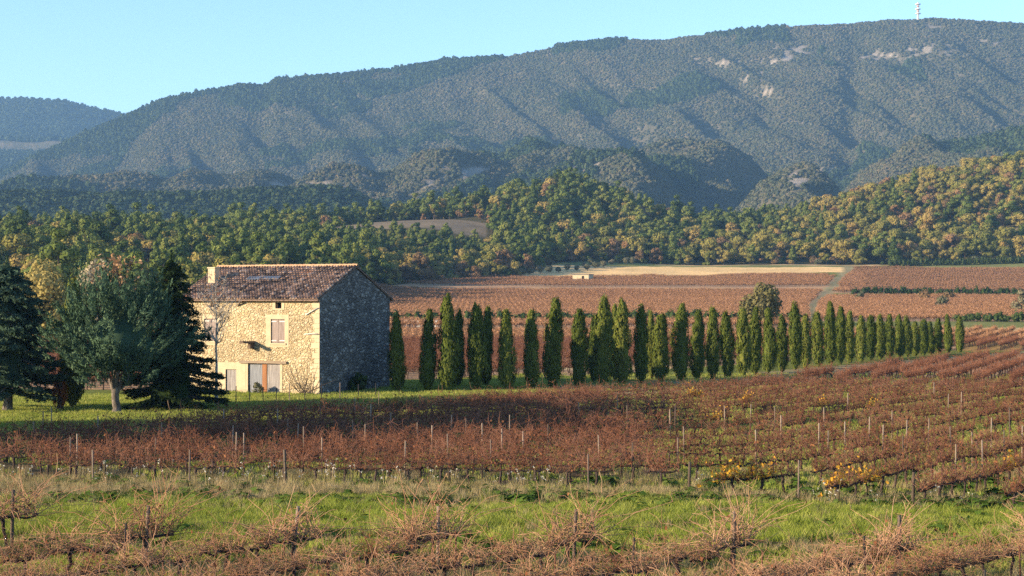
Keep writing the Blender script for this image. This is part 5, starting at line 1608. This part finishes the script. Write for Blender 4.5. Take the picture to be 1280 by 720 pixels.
for r_, (X0, D0) in enumerate(FE):
    n = 11
    for k in range(n):
        q = np.array([X0, D0]) + FDIR * (k * 1.12 + (.15 if k == 0 else 0))
        if q[1] < 30.5 or not (-.35 * q[1] - .5 < q[0] < .34 * q[1]): continue
        kit = VKF[(r_ * 3 + k) % 8]
        if k == 0 and r_ < 7:
            lab_ = 'end vine with knotted trunk and tangled canes by the ' + F_LAB[r_].split(' of the near')[0].replace('wooden ', '')
            lab_ = ['bare vine tangled round the stake at the near left edge', 'bare vine round the end stake just right of the thin black iron stake', 'bare vine with a thick knotted arm on the leaning stake left of centre', 'bare vine tied to the tall central end stake, arm stretching left',
                    'bare vine arching to the greyish end stake right of centre', 'bare vine with canes fanning both ways at the dark near right end stake', 'bare vine leaning on the last end stake at near right'][r_]
            g = 'end vines of the near rows'
        else:
            lab_, g = 'bare vine with tangled pale canes along one of the near rows at the bottom edge', 'vines along the near rows'
        if k == 0: kit = VKE[r_ % 4]
        place_vine(kit, 'vine', q[0], q[1], math.atan2(FDIR[1], FDIR[0]) + (PI if k % 2 else 0), lab_, g, RNG.uniform(.9, 1.1))
X, D = FE[5]
A = Acc(); tubes(A, [[(X + .05, D - .1, .98), (X + .38, D - .12, .99), (X + .72, D - .15, .96)]], .012, 4)
tag(link_mesh('tied_cane', A.mesh('tied_cane', M['pale_cane'])), 'straight pale cane tied level between the dark end stake and its rusty rod', 'cane')

# ------------------------------------------------------------------ grass, weeds, far vines
def tuft(mat, n, h, spread, w, lean=.5, name='tuft'):
    A = Acc()
    a = RNG.uniform(0, 6.28, n); r = np.sqrt(RNG.uniform(0, 1, n)) * spread
    b = np.stack([np.cos(a) * r, np.sin(a) * r, np.full(n, -.02)], 1)
    hh = h * RNG.uniform(.45, 1.1, n)
    a2 = RNG.uniform(0, 6.28, n); le = RNG.uniform(.05, lean, n) * hh
    tip = b + np.stack([np.cos(a2) * le, np.sin(a2) * le, hh], 1)
    mid = b + (tip - b) * .55 + np.stack([np.cos(a2) * -le * .22, np.sin(a2) * -le * .22, hh * .06], 1)
    sd = np.stack([-np.sin(a2 + 1.2), np.cos(a2 + 1.2), np.zeros(n)], 1) * (w * .5)
    v = np.stack([b - sd, b + sd, mid + sd * .8, mid - sd * .8, tip], 1).reshape(-1, 3)
    i = np.arange(n)[:, None] * 5
    A.add(v, i + np.array([[0, 1, 2, 3]]), i + np.array([[3, 2, 4]]))
    return A.mesh(name, mat)
source_collection('grass_short', [tuft(M['short_grass'], 60, .13, .32, .018) for _ in range(4)])
source_collection('grass_meadow', [tuft(M['meadow'], 60, .13, .32, .018) for _ in range(4)])
source_collection('grass_tall', [tuft(M['grass'], 70, .36, .26, .016, .6) for _ in range(5)])
source_collection('grass_dry', [tuft(M['dry_grass'], 46, .55, .24, .012, .45) for _ in range(5)])
def weed_mesh():
    A = Acc(); n = 40
    d = rand_dir(n); d[:, 2] = np.abs(d[:, 2])
    leaves(A, d * np.array([.28, .28, .22]) * RNG.uniform(.4, 1, (n, 1)) + [0, 0, .04], d + np.array([0, 0, .6]), RNG.uniform(.08, .15, n), RNG.uniform(.08, .17, n), tip=.5)
    return A.mesh('weed', M['weed'])
source_collection('weed', [weed_mesh() for _ in range(4)])
def seed_mesh():
    A = Acc(); n = 4
    C = []; T = []
    for i in range(n):
        b = RNG.normal(0, .12, 3) * [1, 1, 0]; t = b + [RNG.normal(0, .1), RNG.normal(0, .1), RNG.uniform(.45, .85)]
        C.append([b, (b + t) / 2 + RNG.normal(0, .02, 3), t]); T.append(t)
    tubes(A, C, .006, 3, mat=0)
    for t in T:
        m = 5; leaves(A, t + RNG.normal(0, .018, (m, 3)), rand_dir(m), .026, .03, mat=1)
    return A.mesh('seed_plant', [M['dry_grass'], M['tuft']])
source_collection('seed', [seed_mesh() for _ in range(4)])

def rect_pts(n, x0f, x1f, d0, d1):
    D = np.sqrt(RNG.uniform(d0 * d0, d1 * d1, n)); X = RNG.uniform(x0f, x1f, n) * D
    return X, D
def gpts(X, D): return np.stack([X, D, ground_z(X, D)], 1)
def rt(n): return RNG.uniform(0, 6.28, n)

# near strip between the two blocks
X, D = rect_pts(26000, -.36, .36, 29, 58)
k = D < front_edge(X) + 1.5
X, D = X[k], D[k]; n = len(X)
scatter('short_grass', 'grass_short', gpts(X, D), RNG.uniform(.7, 1.5, n), rt(n), 'short yellow-green grass on the headland')
X, D = rect_pts(26000, -.36, .36, 31, 54)
den = 1.5 * fbm(X / 2.2, D / 1.2, 3) + .85 * np.exp(-((D - 47.0) / 2.6) ** 2) - .05 - .25 * (D < 40)
k = (den > RNG.uniform(-.1, .7, len(X))) & (D < np.minimum(front_edge(X) - .6, 52.6))
X, D = X[k], D[k]; n = len(X)
scatter('tall_grass', 'grass_tall', gpts(X, D), RNG.uniform(.6, 1.25, n), rt(n), 'lush taller green grass in a band across the headland')
X, D = rect_pts(16000, -.36, .36, 29, 62)
fe = front_edge(X)
mid_ = (fe + 52.2) / 2 + .2; den = 1.15 * np.exp(-((D - mid_) / np.maximum(1.1, (fe - 52.2) / 2 + .4)) ** 2) + .75 * (D < 38.5) + .35 * fbm(X / 2, D / 1.3, 3) + .14
k = (RNG.random(len(X)) < den * .8)
X, D = X[k], D[k]; n = len(X)
scatter('dry_grass', 'grass_dry', gpts(X, D), RNG.uniform(.4, .9, n), rt(n), 'dry straw-coloured grass below the vines')
X, D = rect_pts(9000, -.36, .36, 40, 58)
fe = front_edge(X)
den = 1.0 * np.exp(-((D - 51.6 + .05 * X) / .9) ** 2) * (fbm(X / 2.2, D / 1.5 + 9, 2) > -.1) + .05
k = RNG.random(len(X)) < den
X, D = X[k], D[k]; n = len(X)
scatter('broadleaf_weeds', 'weed', gpts(X, D), RNG.uniform(.7, 1.7, n), rt(n), 'low broad-leaved weeds between the grass and the vineyard')
X, D = rect_pts(560, -.36, .36, 49, 62)
fe = front_edge(X)
den = np.exp(-((D - fe - .2) / 1.1) ** 2) * (.35 + .9 * (fbm(X / 3 + 3, D / 2, 2) > 0))
k = RNG.random(len(X)) < den * .75
X, D = X[k], D[k]; n = len(X)
scatter('seed_heads', 'seed', gpts(X, D), RNG.uniform(.7, 1.2, n), rt(n), 'white fluffy seed heads along the front of the vineyard')
# grass in the alleys and around the house
X, D = rect_pts(42000, -.37, .37, 54, 142)
be = back_edge(X)
k = (D > front_edge(X)) & ((D > be - 1.5) | (RNG.random(len(X)) < np.where(X > .10 * D, .5, .16))) & (D < be + 40) & ((D < be) | (X < 1.5 + 2 * RNG.random(len(X))) | (RNG.random(len(X)) < .12))
X, D = X[k], D[k]; n = len(X)
c_, s__ = math.cos(HOUSE_ANG), math.sin(HOUSE_ANG)
lx = (X - HX) * c_ + (D - HD) * s__; ly = -(X - HX) * s__ + (D - HD) * c_
k = ~((lx > -H_L - .1) & (lx < .1) & (ly > -.1) & (ly < H_G + .1))
X, D = X[k], D[k]; n = len(X)
scatter('meadow_grass', 'grass_meadow', gpts(X, D), RNG.uniform(1.0, 2.3, n), rt(n), 'short grass around the farmhouse and between the vine rows')

def far_vine_mesh():
    k = make_vine(24, 46, M['vine_far'], M['vine_far'], 26, Lr=(.3, .8), r=.022, leafs=.15)
    return join_kit(k, 'far_vine')
source_collection('far_vine', [far_vine_mesh() for _ in range(5)])
def far_vines():
    P = []; R = []
    def field(d0, d1, p0, p1, ang, sp, step, zid=2):
        c, s = math.cos(ang), math.sin(ang)
        xm = [(p0 - 640) * d / FPX for d in (d0, d1)] + [(p1 - 640) * d / FPX for d in (d0, d1)]
        cx, cy = (min(xm) + max(xm)) / 2, (d0 + d1) / 2
        Rr = max(max(xm) - min(xm), d1 - d0) * .75
        a = np.arange(-Rr, Rr, step); b = np.arange(-Rr, Rr, sp)
        AA, BB = np.meshgrid(a, b)
        AA = AA + RNG.uniform(-.2, .2, AA.shape)
        X = (cx + AA * c - BB * s).ravel(); D = (cy + AA * s + BB * c).ravel()
        px = 640 + 2000 * X / np.maximum(D, 1)
        k = (D > d0) & (D < d1) & (px > p0) & (px < p1)
        X, D = X[k], D[k]
        zz = zone(X, D)
        k = (zz == 2) | (zz == 8)
        P.append(gpts(X[k], D[k])); R.append(np.full(k.sum(), ang))
    field(112, 262, -40, 1010, 0.05, 2.4, 1.2)
    field(111, 262, 985, 1330, 1.16, 2.5, 1.15)
    field(284, 315, 440, 1010, 0.0, 2.4, 1.3)
    field(320, 552, 440, 1060, 0.02, 2.6, 1.35)
    field(575, 670, 440, 1080, 0.05, 2.8, 1.5)
    field(320, 500, 1020, 1320, 0.05, 2.6, 1.3)
    field(530, 715, 1050, 1320, .55, 2.8, 1.5)
    kk = [int(((p[:, 1] < 200) & (p[:, 0] > 0)).sum()) for p in P]
    P = np.concatenate(P); R = np.concatenate(R)
    print('far vines', len(P), kk)
    b2 = (P[:, 1] < 215)
    scatter('upper_vine_block', 'vine_mass', P[b2], RNG.uniform(.95, 1.2, b2.sum()), R[b2], 'rows of bare brown vines beyond the curving rows and behind the cypresses', idx=RNG.integers(0, 6, b2.sum()))
    P, R = P[~b2], R[~b2]
    scatter('distant_vineyard', 'far_vine', P, RNG.uniform(.9, 1.2, len(P)), R, 'distant rows of red-brown vines on the fields behind')
far_vines()
